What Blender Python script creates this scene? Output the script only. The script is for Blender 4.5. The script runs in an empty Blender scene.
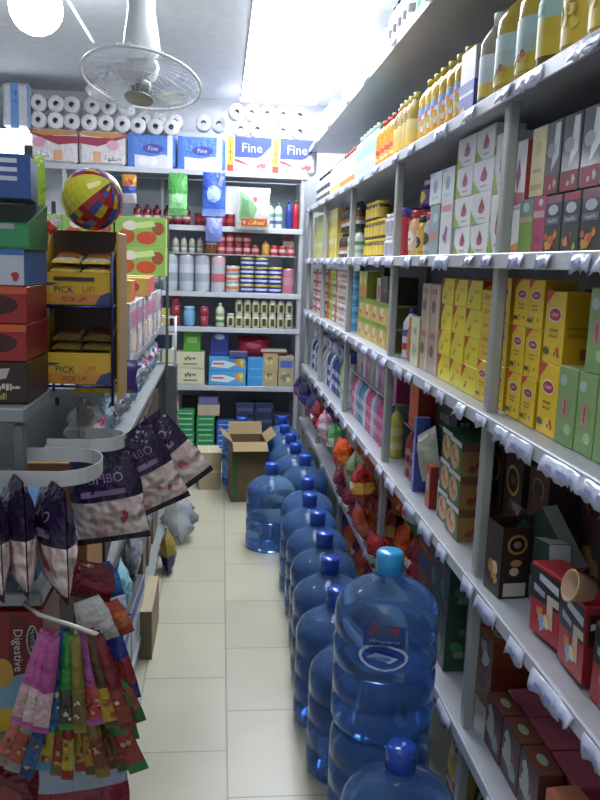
import bpy, math, random
from mathutils import Vector, Matrix, Euler
PI = math.pi
SC = bpy.context.scene
COL = SC.collection
RN = random.Random(11)

# ------------------------------------------------------------------ materials
def lin(c):
    c = c.lstrip('#')
    if len(c) == 3: c = ''.join(k*2 for k in c)
    o = []
    for i in (0, 2, 4):
        v = int(c[i:i+2], 16)/255
        o.append(v/12.92 if v <= .04045 else ((v+.055)/1.055)**2.4)
    return tuple(o)
MC = {}
def mat(c, kind='paper'):
    key = (c, kind)
    if key in MC: return MC[key]
    m = bpy.data.materials.new(kind+c); m.use_nodes = True
    nt = m.node_tree; b = nt.nodes['Principled BSDF']; N = nt.nodes.new; L = nt.links.new
    tc = N('ShaderNodeTexCoord'); no = N('ShaderNodeTexNoise'); oi = N('ShaderNodeObjectInfo')
    no.inputs['Scale'].default_value = 14; no.inputs['Detail'].default_value = 3
    L(tc.outputs['Object'], no.inputs['Vector'])
    a = N('ShaderNodeMapRange'); a.inputs['To Min'].default_value = .86; a.inputs['To Max'].default_value = 1.14
    L(no.outputs['Fac'], a.inputs['Value'])
    r = N('ShaderNodeMapRange'); r.inputs['To Min'].default_value = .9; r.inputs['To Max'].default_value = 1.06
    L(oi.outputs['Random'], r.inputs['Value'])
    mu = N('ShaderNodeMath'); mu.operation = 'MULTIPLY'
    L(a.outputs[0], mu.inputs[0]); L(r.outputs[0], mu.inputs[1])
    vm = N('ShaderNodeVectorMath'); vm.operation = 'SCALE'
    vm.inputs[0].default_value = lin(c); L(mu.outputs[0], vm.inputs['Scale'])
    L(vm.outputs[0], b.inputs['Base Color'])
    def bump(scale, strength, dist=.01, detail=2):
        n2 = N('ShaderNodeTexNoise'); n2.inputs['Scale'].default_value = scale; n2.inputs['Detail'].default_value = detail
        L(tc.outputs['Object'], n2.inputs['Vector'])
        bp = N('ShaderNodeBump'); bp.inputs['Strength'].default_value = strength; bp.inputs['Distance'].default_value = dist
        L(n2.outputs['Fac'], bp.inputs['Height']); L(bp.outputs[0], b.inputs['Normal'])
    I = b.inputs
    if kind == 'paper': I['Roughness'].default_value = .42
    elif kind == 'gloss': I['Roughness'].default_value = .16
    elif kind == 'film': I['Roughness'].default_value = .22; bump(38, .9, .012)
    elif kind == 'matte': I['Roughness'].default_value = .8
    elif kind == 'soft': I['Roughness'].default_value = .9; bump(60, .3, .004)
    elif kind == 'steel': I['Roughness'].default_value = .38; I['Metallic'].default_value = .25
    elif kind == 'metal': I['Roughness'].default_value = .3; I['Metallic'].default_value = .9
    elif kind == 'oil':
        I['Roughness'].default_value = .12; I['Transmission Weight'].default_value = .22; I['IOR'].default_value = 1.3
    elif kind == 'clear':
        I['Roughness'].default_value = .1; I['Transmission Weight'].default_value = .6; I['IOR'].default_value = 1.2
    elif kind == 'jug':
        I['Roughness'].default_value = .08; I['Transmission Weight'].default_value = .8; I['IOR'].default_value = 1.22
        I['Specular IOR Level'].default_value = .9
    elif kind == 'marsh':
        I['Roughness'].default_value = .3; bump(30, 1.0, .035, 1)
        v = N('ShaderNodeTexVoronoi'); v.inputs['Scale'].default_value = 34
        L(tc.outputs['Object'], v.inputs['Vector'])
        cr = N('ShaderNodeValToRGB'); e = cr.color_ramp.elements
        e[0].color = (.5, .27, .27, 1); e[0].position = .3
        e[1].color = (.72, .6, .55, 1); e[1].position = .6
        L(v.outputs['Color'], cr.inputs['Fac']); L(cr.outputs[0], b.inputs['Base Color'])
    MC[key] = m
    return m
def emit(c, s):
    key = (c, 'emit', s)
    if key in MC: return MC[key]
    m = bpy.data.materials.new('lamp'+c); m.use_nodes = True
    b = m.node_tree.nodes['Principled BSDF']
    b.inputs['Base Color'].default_value = (*lin(c), 1)
    b.inputs['Emission Color'].default_value = (*lin(c), 1); b.inputs['Emission Strength'].default_value = s
    MC[key] = m
    return m
def M_(c):   # 'colour' or 'colour:kind' or a material
    if not isinstance(c, str): return c
    return mat(*c.split(':')) if ':' in c else mat(c)

# ------------------------------------------------------------------ mesh building
_TC = {}
def textpolys(s):
    if s not in _TC:
        cu = bpy.data.curves.new('lettering', 'FONT'); cu.body = s; cu.resolution_u = 2
        o = bpy.data.objects.new('lettering', cu)
        me = bpy.data.meshes.new_from_object(o)
        vs = [v.co.copy() for v in me.vertices]; fs = [tuple(p.vertices) for p in me.polygons]
        bpy.data.meshes.remove(me); bpy.data.objects.remove(o); bpy.data.curves.remove(cu)
        if vs:
            x0 = min(v.x for v in vs); x1 = max(v.x for v in vs); y0 = min(v.y for v in vs); y1 = max(v.y for v in vs)
            vs = [((v.x-(x0+x1)/2)/(y1-y0), (v.y-(y0+y1)/2)/(y1-y0)) for v in vs]
            asp = (x1-x0)/(y1-y0)
        else: asp = 1
        _TC[s] = (vs, fs, asp)
    return _TC[s]

class MB:
    def __init__(s): s.v = []; s.f = []; s.m = []; s.sm = []; s.mats = []
    def mi(s, m):
        m = M_(m)
        if m not in s.mats: s.mats.append(m)
        return s.mats.index(m)
    def add(s, vs, fs, m, smooth=False, X=None):
        o = len(s.v); i = s.mi(m)
        s.v += [tuple(X @ Vector(v)) for v in vs] if X else [tuple(v) for v in vs]
        for f in fs: s.f.append(tuple(o+k for k in f)); s.m.append(i); s.sm.append(smooth)
        return s
    def box(s, x0, y0, z0, x1, y1, z1, m, b=0., ms=None, mt=None, X=None):
        ms = ms or m; mt = mt or ms
        lo = (x0, y0, z0); hi = (x1, y1, z1)
        b = min(b, .45*min(x1-x0, y1-y0, z1-z0))
        c = Vector([(lo[i]+hi[i])/2 for i in range(3)])
        cs = [(i, j, k) for i in (0, 1) for j in (0, 1) for k in (0, 1)]
        P = {}
        for q in cs:
            for a in range(3):
                p = [hi[t] if q[t] else lo[t] for t in range(3)]
                for t in range(3):
                    if t != a: p[t] += -b if q[t] else b
                P[(q, a)] = Vector(p)
        def put(keys, mm):
            ps = [P[k] for k in keys]
            n = (ps[1]-ps[0]).cross(ps[2]-ps[0]); ce = sum(ps, Vector())/len(ps)
            if n.dot(ce-c) < 0: ps.reverse()
            s.add(ps, [tuple(range(len(ps)))], mm, False, X)
        for a in range(3):
            o1, o2 = [t for t in range(3) if t != a]
            for sg in (0, 1):
                ks = []
                for (i, j) in ((0, 0), (1, 0), (1, 1), (0, 1)):
                    q = [0]*3; q[a] = sg; q[o1] = i; q[o2] = j; ks.append((tuple(q), a))
                put(ks, mt if a == 2 else (m if a == 1 else ms))
        if b > 0:
            for a in range(3):
                o1, o2 = [t for t in range(3) if t != a]
                for (i, j) in ((0, 0), (1, 0), (1, 1), (0, 1)):
                    q = [0]*3; q[o1] = i; q[o2] = j; r = list(q); r[a] = 1; q = tuple(q); r = tuple(r)
                    put([(q, o1), (r, o1), (r, o2), (q, o2)], m)
            for q in cs: put([(q, 0), (q, 1), (q, 2)], m)
        return s
    def lathe(s, prof, m, seg=18, smooth=True, X=None, cols=None):
        n = len(prof); vs = []; 
        for (r, z) in prof:
            for k in range(seg):
                a = 2*PI*k/seg; vs.append((r*math.cos(a), r*math.sin(a), z))
        for i in range(n-1):
            fs = [(i*seg+k, i*seg+(k+1) % seg, (i+1)*seg+(k+1) % seg, (i+1)*seg+k) for k in range(seg)]
            if i == 0:
                o = len(s.v); s.add(vs, fs, cols[0] if cols else m, smooth, X)
            else:
                j = s.mi(cols[i] if cols else m)
                for f in fs: s.f.append(tuple(o+k for k in f)); s.m.append(j); s.sm.append(smooth)
        return s
    def tube(s, path, r, m, seg=6, closed=False, X=None):
        P = [Vector(p) for p in path]; n = len(P); vs = []; up = Vector((0, 0, 1))
        for i in range(n):
            t = (P[(i+1) % n]-P[i-1]) if closed else (P[min(i+1, n-1)]-P[max(i-1, 0)])
            t.normalize(); u = t.cross(up)
            if u.length < 1e-3: u = t.cross(Vector((0, 1, 0)))
            u.normalize(); w = u.cross(t)
            for k in range(seg):
                a = 2*PI*k/seg; vs.append(P[i]+(u*math.cos(a)+w*math.sin(a))*r)
        fs = []
        for i in range(n if closed else n-1):
            j = (i+1) % n
            fs += [(i*seg+k, j*seg+k, j*seg+(k+1) % seg, i*seg+(k+1) % seg) for k in range(seg)]
        if not closed: fs += [tuple(range(seg)), tuple(range((n-1)*seg, n*seg))[::-1]]
        return s.add(vs, fs, m, True, X)
    def strip(s, path, h, th, m):     # a standing flat strip along a path in plan
        n = len(path); vs = []
        for i in range(n):
            a = Vector(path[max(i-1, 0)]); b = Vector(path[min(i+1, n-1)]); t = (b-a).normalized()
            nn = Vector((-t.y, t.x, 0))*th/2; p = Vector(path[i])
            vs += [p+nn, p-nn, p-nn+Vector((0, 0, h)), p+nn+Vector((0, 0, h))]
        fs = [(0, 1, 2, 3), (4*n-1, 4*n-2, 4*n-3, 4*n-4)]
        for i in range(n-1):
            for k in range(4): fs.append((4*i+k, 4*i+4+k, 4*i+4+(k+1) % 4, 4*i+(k+1) % 4))
        return s.add(vs, fs, m)
    def build(s, name):
        me = bpy.data.meshes.new(name); me.from_pydata(s.v, [], s.f)
        for m in s.mats: me.materials.append(m)
        me.polygons.foreach_set('material_index', s.m); me.polygons.foreach_set('use_smooth', s.sm)
        me.validate(); me.update()
        return me

def decals(mb, dec, surf, curved=False):
    """prints on a face: surf(face) -> (point(u,v,lift), width, height)"""
    for k, d in enumerate(dec):
        ty, fc = d[0], d[1]; pt, W, H = surf(fc); li = .0004*(1+.45*k)
        def poly(pl, c):
            if not curved: mb.add([pt(u, v, li) for u, v in pl], [tuple(range(len(pl)))], c); return
            vs = [p[1] for p in pl]; v0, v1 = min(vs), max(vs); nr = max(2, int((v1-v0)*14)+1); nc = 7
            def span(v):
                xs = []
                for (a, b), (a2, b2) in zip(pl, pl[1:]+pl[:1]):
                    if (b-v)*(b2-v) <= 0 and b != b2: xs.append(a+(v-b)/(b2-b)*(a2-a))
                return (min(xs), max(xs)) if xs else (0, 0)
            g = []
            for r in range(nr+1):
                v = min(max(v0+(v1-v0)*r/nr, v0+1e-5), v1-1e-5); x0, x1 = span(v)
                g += [pt(x0+(x1-x0)*q/nc, v, li) for q in range(nc+1)]
            mb.add(g, [(r*(nc+1)+q, r*(nc+1)+q+1, (r+1)*(nc+1)+q+1, (r+1)*(nc+1)+q) for r in range(nr) for q in range(nc)], c, True)
        if ty == 'R': x0, y0, x1, y1, c = d[2:]; poly([(x0, y0), (x1, y0), (x1, y1), (x0, y1)], c)
        elif ty == 'E':
            cx, cy, rx, ry, c = d[2:]
            poly([(cx+rx*math.cos(2*PI*i/16+.1), cy+ry*math.sin(2*PI*i/16+.1)) for i in range(16)], c)
        elif ty == 'P': poly(list(d[2]), d[3])
        elif ty == 'S':      # print too small to read in the photograph
            x0, y0, x1, y1, c, sd = d[2:]; r = random.Random(sd); x = x0; hh = y1-y0
            while x < x1:
                w_ = min(r.uniform(.25, .6)*hh*H/W, x1-x+.001); lo = y0+r.choice((0, 0, .25))*hh; hi = y1-r.choice((0, .35, .35))*hh
                poly([(x, lo), (x+w_, lo), (x+w_*1.1, hi), (x+w_*.1, hi)], c); x += w_*1.35
        elif ty in 'TV':
            t, cx, cy, h, c = d[2:7]; vs, fs, asp = textpolys(t)
            sz = h*H if ty == 'T' else h*W
            lim = (.94*W if ty == 'T' else .94*H)
            if asp*sz > lim: sz = lim/asp
            q = [(cx+x*sz/W, cy+y*sz/H) if ty == 'T' else (cx+y*sz/W, cy-x*sz/H) for x, y in vs]
            mb.add([pt(u, v, li) for u, v in q], fs, c)
        elif ty == 'B':
            x0, y0, x1, y1, cs, n, sd = d[2:]; r = random.Random(sd)
            for i in range(n):
                rr = r.uniform(.08, .2)*min((x1-x0)*W, (y1-y0)*H)*1.5
                rx = min(rr/W, (x1-x0)*.45); ry = min(rr/H, (y1-y0)*.45)
                cx = r.uniform(x0+rx, x1-rx); cy = r.uniform(y0+ry, y1-ry); c = r.choice(cs); a0 = r.uniform(0, 6)
                li2 = li+.00002*i; ks = [r.uniform(.6, 1.15) for _ in range(9)]
                mb.add([pt(cx+ks[j]*rx*math.cos(a0+2*PI*j/9), cy+ks[j]*ry*math.sin(a0+2*PI*j/9), li2) for j in range(9)], [tuple(range(9))], c)

def boxm(w, d, h, f, s=None, t=None, dec=(), b=.0015, name='carton'):
    mb = MB(); mb.box(-w/2, -d/2, 0, w/2, d/2, h, f, b, s, t)
    def surf(fc):
        if fc == 'f': return (lambda u, v, l: (-w/2+u*w, -d/2-l, v*h), w, h)
        if fc == 'k': return (lambda u, v, l: (w/2-u*w, d/2+l, v*h), w, h)
        if fc == 'r': return (lambda u, v, l: (w/2+l, -d/2+u*d, v*h), d, h)
        if fc == 'l': return (lambda u, v, l: (-w/2-l, d/2-u*d, v*h), d, h)
        return (lambda u, v, l: (-w/2+u*w, -d/2+v*d, h+l), w, d)
    decals(mb, dec, surf)
    return mb.build(name)

def pouch(w, h, t, cols, dec=(), seed=1, nu=9, nv=12, ct=.07, cb=.07, crink=.25, name='bag', pinch=0):
    """soft sealed bag: z 0..h, front at -y; cols = bands [(v0, v1, colour)]"""
    r = random.Random(seed); ph = [(r.uniform(2, 6), r.uniform(2, 6), r.uniform(0, 6)) for _ in range(4)]
    def wid(v): return 1-pinch*max(0, (v-.6)/.4)-.03*math.sin(v*9+seed)
    def th(u, v):
        if v <= cb or v >= 1-ct: return .0012
        q = (v-cb)/(1-ct-cb)
        b = max(0, 1-abs(u)**2.6)**.6*max(0, math.sin(PI*q))**.55
        n = sum(math.sin(a*u*1.6+b_*v*5+c) for a, b_, c in ph)/4
        return .0012+t/2*b*(1+crink*n)
    def P(u, v, sd, l=0):
        y = th(u, v)+l
        return (u*w/2*wid(v), -y if sd == 0 else y, v*h)
    mb = MB()
    for sd in (0, 1):
        for i in range(nu):
            for j in range(nv):
                u0, u1 = -1+2*i/nu, -1+2*(i+1)/nu; v0, v1 = j/nv, (j+1)/nv
                vm = (v0+v1)/2; c = cols[-1][2]
                for a, b, k in cols:
                    if a <= vm < b: c = k; break
                q = [P(u0, v0, sd), P(u1, v0, sd), P(u1, v1, sd), P(u0, v1, sd)]
                if sd: q.reverse()
                mb.add(q, [(0, 1, 2, 3)], c, True)
    def surf(fc): return (lambda u, v, l: P(2*u-1, v, 0, l+.0012), w, h)
    decals(mb, dec, surf, True)
    me = mb.build(name)
    import bmesh
    bm = bmesh.new(); bm.from_mesh(me); bmesh.ops.remove_doubles(bm, verts=bm.verts, dist=1e-5); bm.to_mesh(me); bm.free()
    return me

def lm(prof, c, seg=18, cols=None, name='body', dec=None):
    return MB().lathe(prof, c, seg, True, None, cols).build(name)

def bottle(r, h, body, cap, label=None, neck=.3, seg=16, capr=.4, l0=.18, l1=.58, dec=None, hip=.0, cl=None):
    """body + cap + label parts of a round bottle"""
    hs = h*(1-neck); rn = r*capr*.85; hn = h*.9
    pr = [(0, .002), (r*.85, 0), (r, h*.03), (r, h*.3), (r*(1-hip), h*.42), (r, h*.52), (r, hs), (r*.8, hs+(hn-hs)*.45), (rn*1.15, hs+(hn-hs)*.9), (rn, hn), (rn, h*.97), (0, h*.97)]
    out = [('body', lm(pr, body, seg, name='body')), ('cap', lm([(0, hn), (r*capr, hn), (r*capr, h*.995), (r*capr*.9, h), (0, h)], cap, seg, name='cap'))]
    if label:
        mb = MB(); zs = [l0*h]+[l0*h+(l1-l0)*h*k for k in (.33, .66)]+[l1*h]; rl = r*1.012
        cs = label if isinstance(label, (list, tuple)) else [label]*3
        mb.lathe([(rl, z) for z in zs], None, seg, True, None, cs)
        if dec:
            def surf(fc):
                a0 = -PI/2-1.1; W = 2.2*rl; H = (l1-l0)*h
                return (lambda u, v, l: ((rl*1.01+l)*math.cos(a0+u*2.2), (rl*1.01+l)*math.sin(a0+u*2.2), l0*h+v*H), W, H)
            decals(mb, dec, surf, True)
        out[0] = (out[0][0], out[0][1], [('label', mb.build('label'))])
    return out
def can(r, h, bands, top='#c8c8c4:metal', seg=14):
    n = len(bands); zs = [h*.03+h*.94*i/n for i in range(n+1)]
    pr = [(0, .001), (r*.93, 0), (r, h*.03)]+[(r, z) for z in zs[1:]]+[(r*.95, h), (r*.9, h*.985), (0, h*.985)]
    return lm(pr, None, seg, [top, top]+list(bands)+[top]*3, name='can')
def jar(r, h, body, lid, label=None, seg=16, dec=None):
    out = [('body', lm([(0, .001), (r*.9, 0), (r, h*.06), (r, h*.72), (r*.82, h*.82), (r*.8, h*.86), (0, h*.86)], body, seg)),
           ('lid', lm([(0, h*.83), (r*.88, h*.83), (r*.9, h*.85), (r*.9, h*.985), (r*.85, h), (0, h)], lid, seg))]
    if label:
        mb = MB(); rl = r*1.012
        mb.lathe([(rl, h*.14), (rl, h*.66)], label, seg)
        if dec:
            def surf(fc):
                a0 = -PI/2-1.1; W = 2.2*rl; H = .52*h
                return (lambda u, v, l: ((rl*1.01+l)*math.cos(a0+u*2.2), (rl*1.01+l)*math.sin(a0+u*2.2), h*.14+v*H), W, H)
            decals(mb, dec, surf, True)
        out[0] = (out[0][0], out[0][1], [('label', mb.build('label'))])
    return out

# ------------------------------------------------------------------ things
LABELS = {}
def link(name, me, parent=None, loc=None, rot=None):
    o = bpy.data.objects.new(name, me); COL.objects.link(o)
    if parent: o.parent = parent
    if loc is not None: o.location = loc
    if rot is not None: o.rotation_euler = rot
    return o
def thing(name, cat, label, geo, loc=(0, 0, 0), rz=0., tilt=(0, 0), group=None):
    """geo = one mesh, or [(part, mesh[, [(sub, mesh)..]])]"""
    rot = Euler((tilt[0], tilt[1], rz), 'XYZ')
    if isinstance(geo, bpy.types.Mesh): o = link(name, geo, None, loc, rot)
    else:
        o = link(name, None, None, loc, rot); o.empty_display_size = .02
        for p in geo:
            c = link(p[0], p[1], o)
            if len(p) > 2:
                for q in p[2]: link(q[0], q[1], c)
    label = ' '.join(label.split())
    o['label'] = label; o['category'] = cat
    if group: o['group'] = group
    LABELS.setdefault(label, []).append(o.name)
    return o
def struct(name, me, loc=(0, 0, 0)):
    o = link(name, me, None, loc); o['kind'] = 'structure'
    return o
OW = ['', 'first', 'second', 'third', 'fourth', 'fifth', 'sixth', 'seventh', 'eighth', 'ninth', 'tenth', 'eleventh', 'twelfth', 'thirteenth', 'fourteenth', 'fifteenth', 'sixteenth']
def posw(i, n, a='near', b='far'):
    if n == 1: return ''
    if i == 0: return f', at {a} end'
    if i == n-1: return f', at {b} end'
    return f', {OW[i+1]} from {a} end' if i < n/2 else f', {OW[n-i]} from {b} end'
def layw(l, n):
    if n == 1: return ''
    if l == 0: return 'bottom-layer'
    if l == n-1: return 'top-layer'
    return 'middle-layer' if n == 3 else OW[l+1]+'-layer'
class K:
    """a kind of goods: its name, category, look and meshes"""
    def __init__(s, name, cat, desc, geo, w, d, h): s.name = name; s.cat = cat; s.desc = desc; s.geo = geo; s.w = w; s.d = d; s.h = h

# right-hand shelving: goods face the aisle (-x)
ZT = {0: 2.397, 1: 1.963, 2: 1.589, 3: 1.208, 4: .784, 5: .363}
SW = {0: 'on the top right-hand shelf', 1: 'on second right-hand shelf', 2: 'on third right-hand shelf', 3: 'on fourth right-hand shelf', 4: 'on fifth right-hand shelf', 5: 'on lowest right-hand shelf'}
XF = .69
def runR(k, s, y0, n=1, layers=1, rows=1, gap=.003, desc=None, x=XF, z0=0, skip=(), jit=.004, rot=.03, where=None, grp=True, upd=None):
    desc = desc or k.desc; where = where or SW[s]
    for l in range(layers):
        for r in range(rows):
            for i in range(n):
                if (l, r, i) in skip or (l, i) in skip: continue
                y = y0+i*(k.w+gap); xx = x+k.d/2+r*(k.d+gap)+RN.uniform(0, jit); z = ZT[s]+z0+l*(k.h+.0006)
                row = '' if rows == 1 else ('front-row' if r == 0 else 'back-row' if r == rows-1 else 'middle-row')
                lab = f"{layw(l, layers)} {row} {desc} {where}{posw(i, n)}"
                thing(k.name, k.cat, lab, k.geo, (xx, y, z), -PI/2+RN.uniform(-rot, rot), group=(f"{desc} {where}" if grp and n*layers*rows > 1 else None))
    return y0+n*(k.w+gap)
# goods along the back wall: they face the camera side (-y)
def runB(k, zt, where, x0, n=1, layers=1, gap=.004, desc=None, y=6.1, z0=0, jit=.008, rot=.05, skip=()):
    desc = desc or k.desc
    for l in range(layers):
        for i in range(n):
            if (l, i) in skip: continue
            lab = f"{layw(l, layers)} {desc} {where}{posw(i, n, 'left', 'right')}"
            thing(k.name, k.cat, lab, k.geo, (x0+i*(k.w+gap), y+k.d/2+RN.uniform(0, jit), zt+z0+l*(k.h+.0006)), RN.uniform(-rot, rot), group=(f"{desc} {where}" if n*layers > 1 else None))
# goods on the left rack: they face the aisle (+x)
def runL(k, zt, where, y0, n=1, layers=1, gap=.004, desc=None, x=-.32, z0=0, jit=.01, rot=.05, skip=()):
    desc = desc or k.desc
    for l in range(layers):
        for i in range(n):
            if (l, i) in skip: continue
            lab = f"{layw(l, layers)} {desc} {where}{posw(i, n)}"
            thing(k.name, k.cat, lab, k.geo, (x-k.d/2-RN.uniform(0, jit), y0+i*(k.w+gap), zt+z0+l*(k.h+.0006)), PI/2+RN.uniform(-rot, rot), group=(f"{desc} {where}" if n*layers > 1 else None))
# ------------------------------------------------------------------ room
def plane(x0, y0, x1, y1, z, m, name): return MB().box(x0, y0, z-.02, x1, y1, z, m).build(name)
def floor_mat():
    m = bpy.data.materials.new('floor_tiles'); m.use_nodes = True
    nt = m.node_tree; b = nt.nodes['Principled BSDF']; N = nt.nodes.new; L = nt.links.new
    tc = N('ShaderNodeTexCoord'); sp = N('ShaderNodeSeparateXYZ'); L(tc.outputs['Object'], sp.inputs[0])
    ax = N('ShaderNodeMath'); ax.inputs[1].default_value = 3.04-.046; L(sp.outputs[0], ax.inputs[0])
    ay = N('ShaderNodeMath'); ay.inputs[1].default_value = FLOOR_Y0; L(sp.outputs[1], ay.inputs[0])
    cb = N('ShaderNodeCombineXYZ'); L(ay.outputs[0], cb.inputs[0]); L(ax.outputs[0], cb.inputs[1])
    br = N('ShaderNodeTexBrick'); L(cb.outputs[0], br.inputs['Vector'])
    br.offset = .5; br.offset_frequency = 2; br.squash = 1
    for k, v in (('Scale', 1), ('Mortar Size', .0038), ('Mortar Smooth', .3), ('Bias', 0), ('Brick Width', .459), ('Row Height', .304)): br.inputs[k].default_value = v
    br.inputs['Color1'].default_value = (*lin('#b1ae97'), 1); br.inputs['Color2'].default_value = (*lin('#a9a691'), 1); br.inputs['Mortar'].default_value = (*lin('#8b8980'), 1)
    no = N('ShaderNodeTexNoise'); no.inputs['Scale'].default_value = 3.5; no.inputs['Detail'].default_value = 6; L(tc.outputs['Object'], no.inputs['Vector'])
    mr = N('ShaderNodeMapRange'); mr.inputs['To Min'].default_value = .84; mr.inputs['To Max'].default_value = 1.12; L(no.outputs['Fac'], mr.inputs['Value'])
    vm = N('ShaderNodeVectorMath'); vm.operation = 'SCALE'; L(br.outputs['Color'], vm.inputs[0]); L(mr.outputs[0], vm.inputs['Scale'])
    L(vm.outputs[0], b.inputs['Base Color'])
    r2 = N('ShaderNodeMapRange'); r2.inputs['To Min'].default_value = .22; r2.inputs['To Max'].default_value = .42; L(no.outputs['Fac'], r2.inputs['Value']); L(r2.outputs[0], b.inputs['Roughness'])
    bp = N('ShaderNodeBump'); bp.inputs['Strength'].default_value = .4; bp.inputs['Distance'].default_value = .002; bp.invert = True
    L(br.outputs['Fac'], bp.inputs['Height']); L(bp.outputs[0], b.inputs['Normal'])
    return m
FLOOR_Y0 = 10*.459-4.171
WALLC = '#d8dce2:matte'
struct('floor', plane(-2.2, -.4, 1.2, 6.7, 0, floor_mat(), 'floor'))
struct('ceiling', MB().box(-2.2, -.4, 2.8, 1.2, 6.7, 2.85, '#cfd3da:matte').build('ceiling'))
struct('wall_back', MB().box(-2.2, 6.6, 0, 1.2, 6.7, 2.8, WALLC).build('wall_back'))
struct('wall_right', MB().box(1.1, -.4, 0, 1.2, 6.6, 2.8, WALLC).build('wall_right'))
struct('wall_left', MB().box(-2.2, -.4, 0, -2.1, 6.6, 2.8, WALLC).build('wall_left'))

# ------------------------------------------------------------------ right-hand shelving
STEEL = '#b4b8be:steel'; TAG = '#bcc3d6:gloss'
def tagm(seed):
    r = random.Random(seed); mb = MB(); n = 8; w = r.uniform(.07, .13); h = r.uniform(.022, .034)
    vs = []
    for i in range(n+1):
        y = -w/2+w*i/n; wob = .002*math.sin(i*1.3+seed); bot = -h+.005*math.sin(i*1.9+seed*2)
        vs += [(-.003, y, .004), (-.007+wob, y, bot*.5), (-.009+wob*2, y, bot), (-.0075+wob*2, y, bot), (-.0055+wob, y, bot*.5), (-.0005, y, .004)]
    fs = []
    for i in range(n):
        for k in range(6): fs.append((6*i+k, 6*i+6+k, 6*i+6+(k+1) % 6, 6*i+(k+1) % 6))
    fs += [tuple(range(6)), tuple(range(6*n, 6*n+6))[::-1]]
    mb.add(vs, fs, TAG, True)
    for q in range(2):
        y = w*(-.3+.35*q); mb.add([(-.0115, y+w*.2*a, -h*(.3+.35*b)) for a, b in ((0, 0), (1, 0), (1, 1), (0, 1))], [(0, 1, 2, 3)], '#8b98cc')
    return mb.build('price_tag')
TAGS = [tagm(s) for s in range(5)]
rack = link('shop_shelving', None)
rack['label'] = 'long grey steel shelving packed with groceries along the right-hand wall'; rack['category'] = 'shelving'
YE = 6.12
POSTY = [.8, 1.872, 3.05, 4.12, 5.2, 6.1]
pm = MB().box(-.014, -.017, 0, .014, .017, 1.94, '#a9aca6:steel', .004).build('post')
for y in POSTY: link('post', pm, rack, (.667, y, 0))
pb = MB().box(-.014, -.017, 0, .014, .017, 2.40, '#8f928e:steel', .004).build('post')
for y in POSTY: link('post', pb, rack, (1.075, y, 0))
for s, z in ZT.items():
    mb = MB(); mb.box(.64, .62, z-.028, 1.09, YE, z-.001, STEEL, .003)
    mb.box(.634, .62, z-.034, .6405, YE, z+.001, '#ced2d8:steel', .002)  # front lip paler than the board, its bright highlight put into the colour
    bd = link('shelf_board', mb.build('shelf_board'), rack)
    n = (10, 16, 20, 24, 20, 8)[s]
    for i in range(n):
        y = 1.15+(YE-1.3)*((i+.5)/n)**1.5+RN.uniform(-.04, .04)
        link('price_tag', RN.choice(TAGS), bd, (.633, y, z-.008), (0, RN.uniform(-.1, .2), RN.uniform(-.05, .05)))
link('back_panel', MB().box(1.091, .62, .05, 1.097, YE, 2.39, '#80848a:steel').build('back_panel'), rack)

# ------------------------------------------------------------------ kinds of goods
WH = '#e4e4e2'; RED = '#b3202c'
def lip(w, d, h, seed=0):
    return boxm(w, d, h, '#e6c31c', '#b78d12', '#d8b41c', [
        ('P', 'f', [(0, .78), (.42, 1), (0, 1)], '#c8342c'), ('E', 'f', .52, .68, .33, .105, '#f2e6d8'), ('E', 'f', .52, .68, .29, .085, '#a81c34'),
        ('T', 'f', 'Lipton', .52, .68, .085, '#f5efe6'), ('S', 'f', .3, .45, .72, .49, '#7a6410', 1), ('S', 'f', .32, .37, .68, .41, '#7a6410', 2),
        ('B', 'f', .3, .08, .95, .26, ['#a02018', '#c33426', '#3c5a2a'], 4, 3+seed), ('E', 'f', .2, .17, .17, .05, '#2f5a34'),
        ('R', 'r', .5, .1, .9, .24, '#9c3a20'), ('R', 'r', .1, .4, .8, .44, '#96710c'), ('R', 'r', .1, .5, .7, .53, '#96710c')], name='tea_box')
LIPT = K('tea_box', 'tea box', 'tall yellow tea box with red oval', lip(.1, .075, .152), .1, .075, .152)
LIPM = K('tea_box', 'tea box', 'medium yellow tea box with red oval', lip(.085, .075, .108, 2), .085, .075, .108)
LIPS = K('tea_box', 'tea box', 'flat little yellow tea box', boxm(.09, .07, .036, '#e0bd1c', '#c39a14', '#d8b41c', [('T', 'f', 'Lipton', .5, .5, .5, '#a81c34')]), .09, .07, .036)
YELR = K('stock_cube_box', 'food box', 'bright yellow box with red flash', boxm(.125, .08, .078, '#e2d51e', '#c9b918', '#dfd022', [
    ('P', 'f', [(0, .45), (.3, 1), (0, 1)], '#c22a22'), ('B', 'f', .1, .1, .5, .5, ['#c22a22', '#b01d1a'], 2, 5), ('P', 'r', [(.05, .7), (.5, 1), (.05, 1)], '#c22a22'), ('T', 'f', 'Lipton', .7, .62, .18, '#a81c34')]), .125, .08, .078)
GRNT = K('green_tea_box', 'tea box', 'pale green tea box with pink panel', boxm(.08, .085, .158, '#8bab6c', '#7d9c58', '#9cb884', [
    ('R', 'f', .3, .35, .62, .62, '#c9908c'), ('R', 'f', .1, .02, .9, .14, '#78a45e'), ('E', 'f', .3, .82, .2, .07, '#a9c9bc'), ('R', 'f', .42, .39, .5, .58, '#9a5450'), ('E', 'f', .72, .22, .2, .07, '#b8cc9a'), ('R', 'r', .25, .3, .6, .6, '#b3a478')]), .08, .085, .158)
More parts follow.
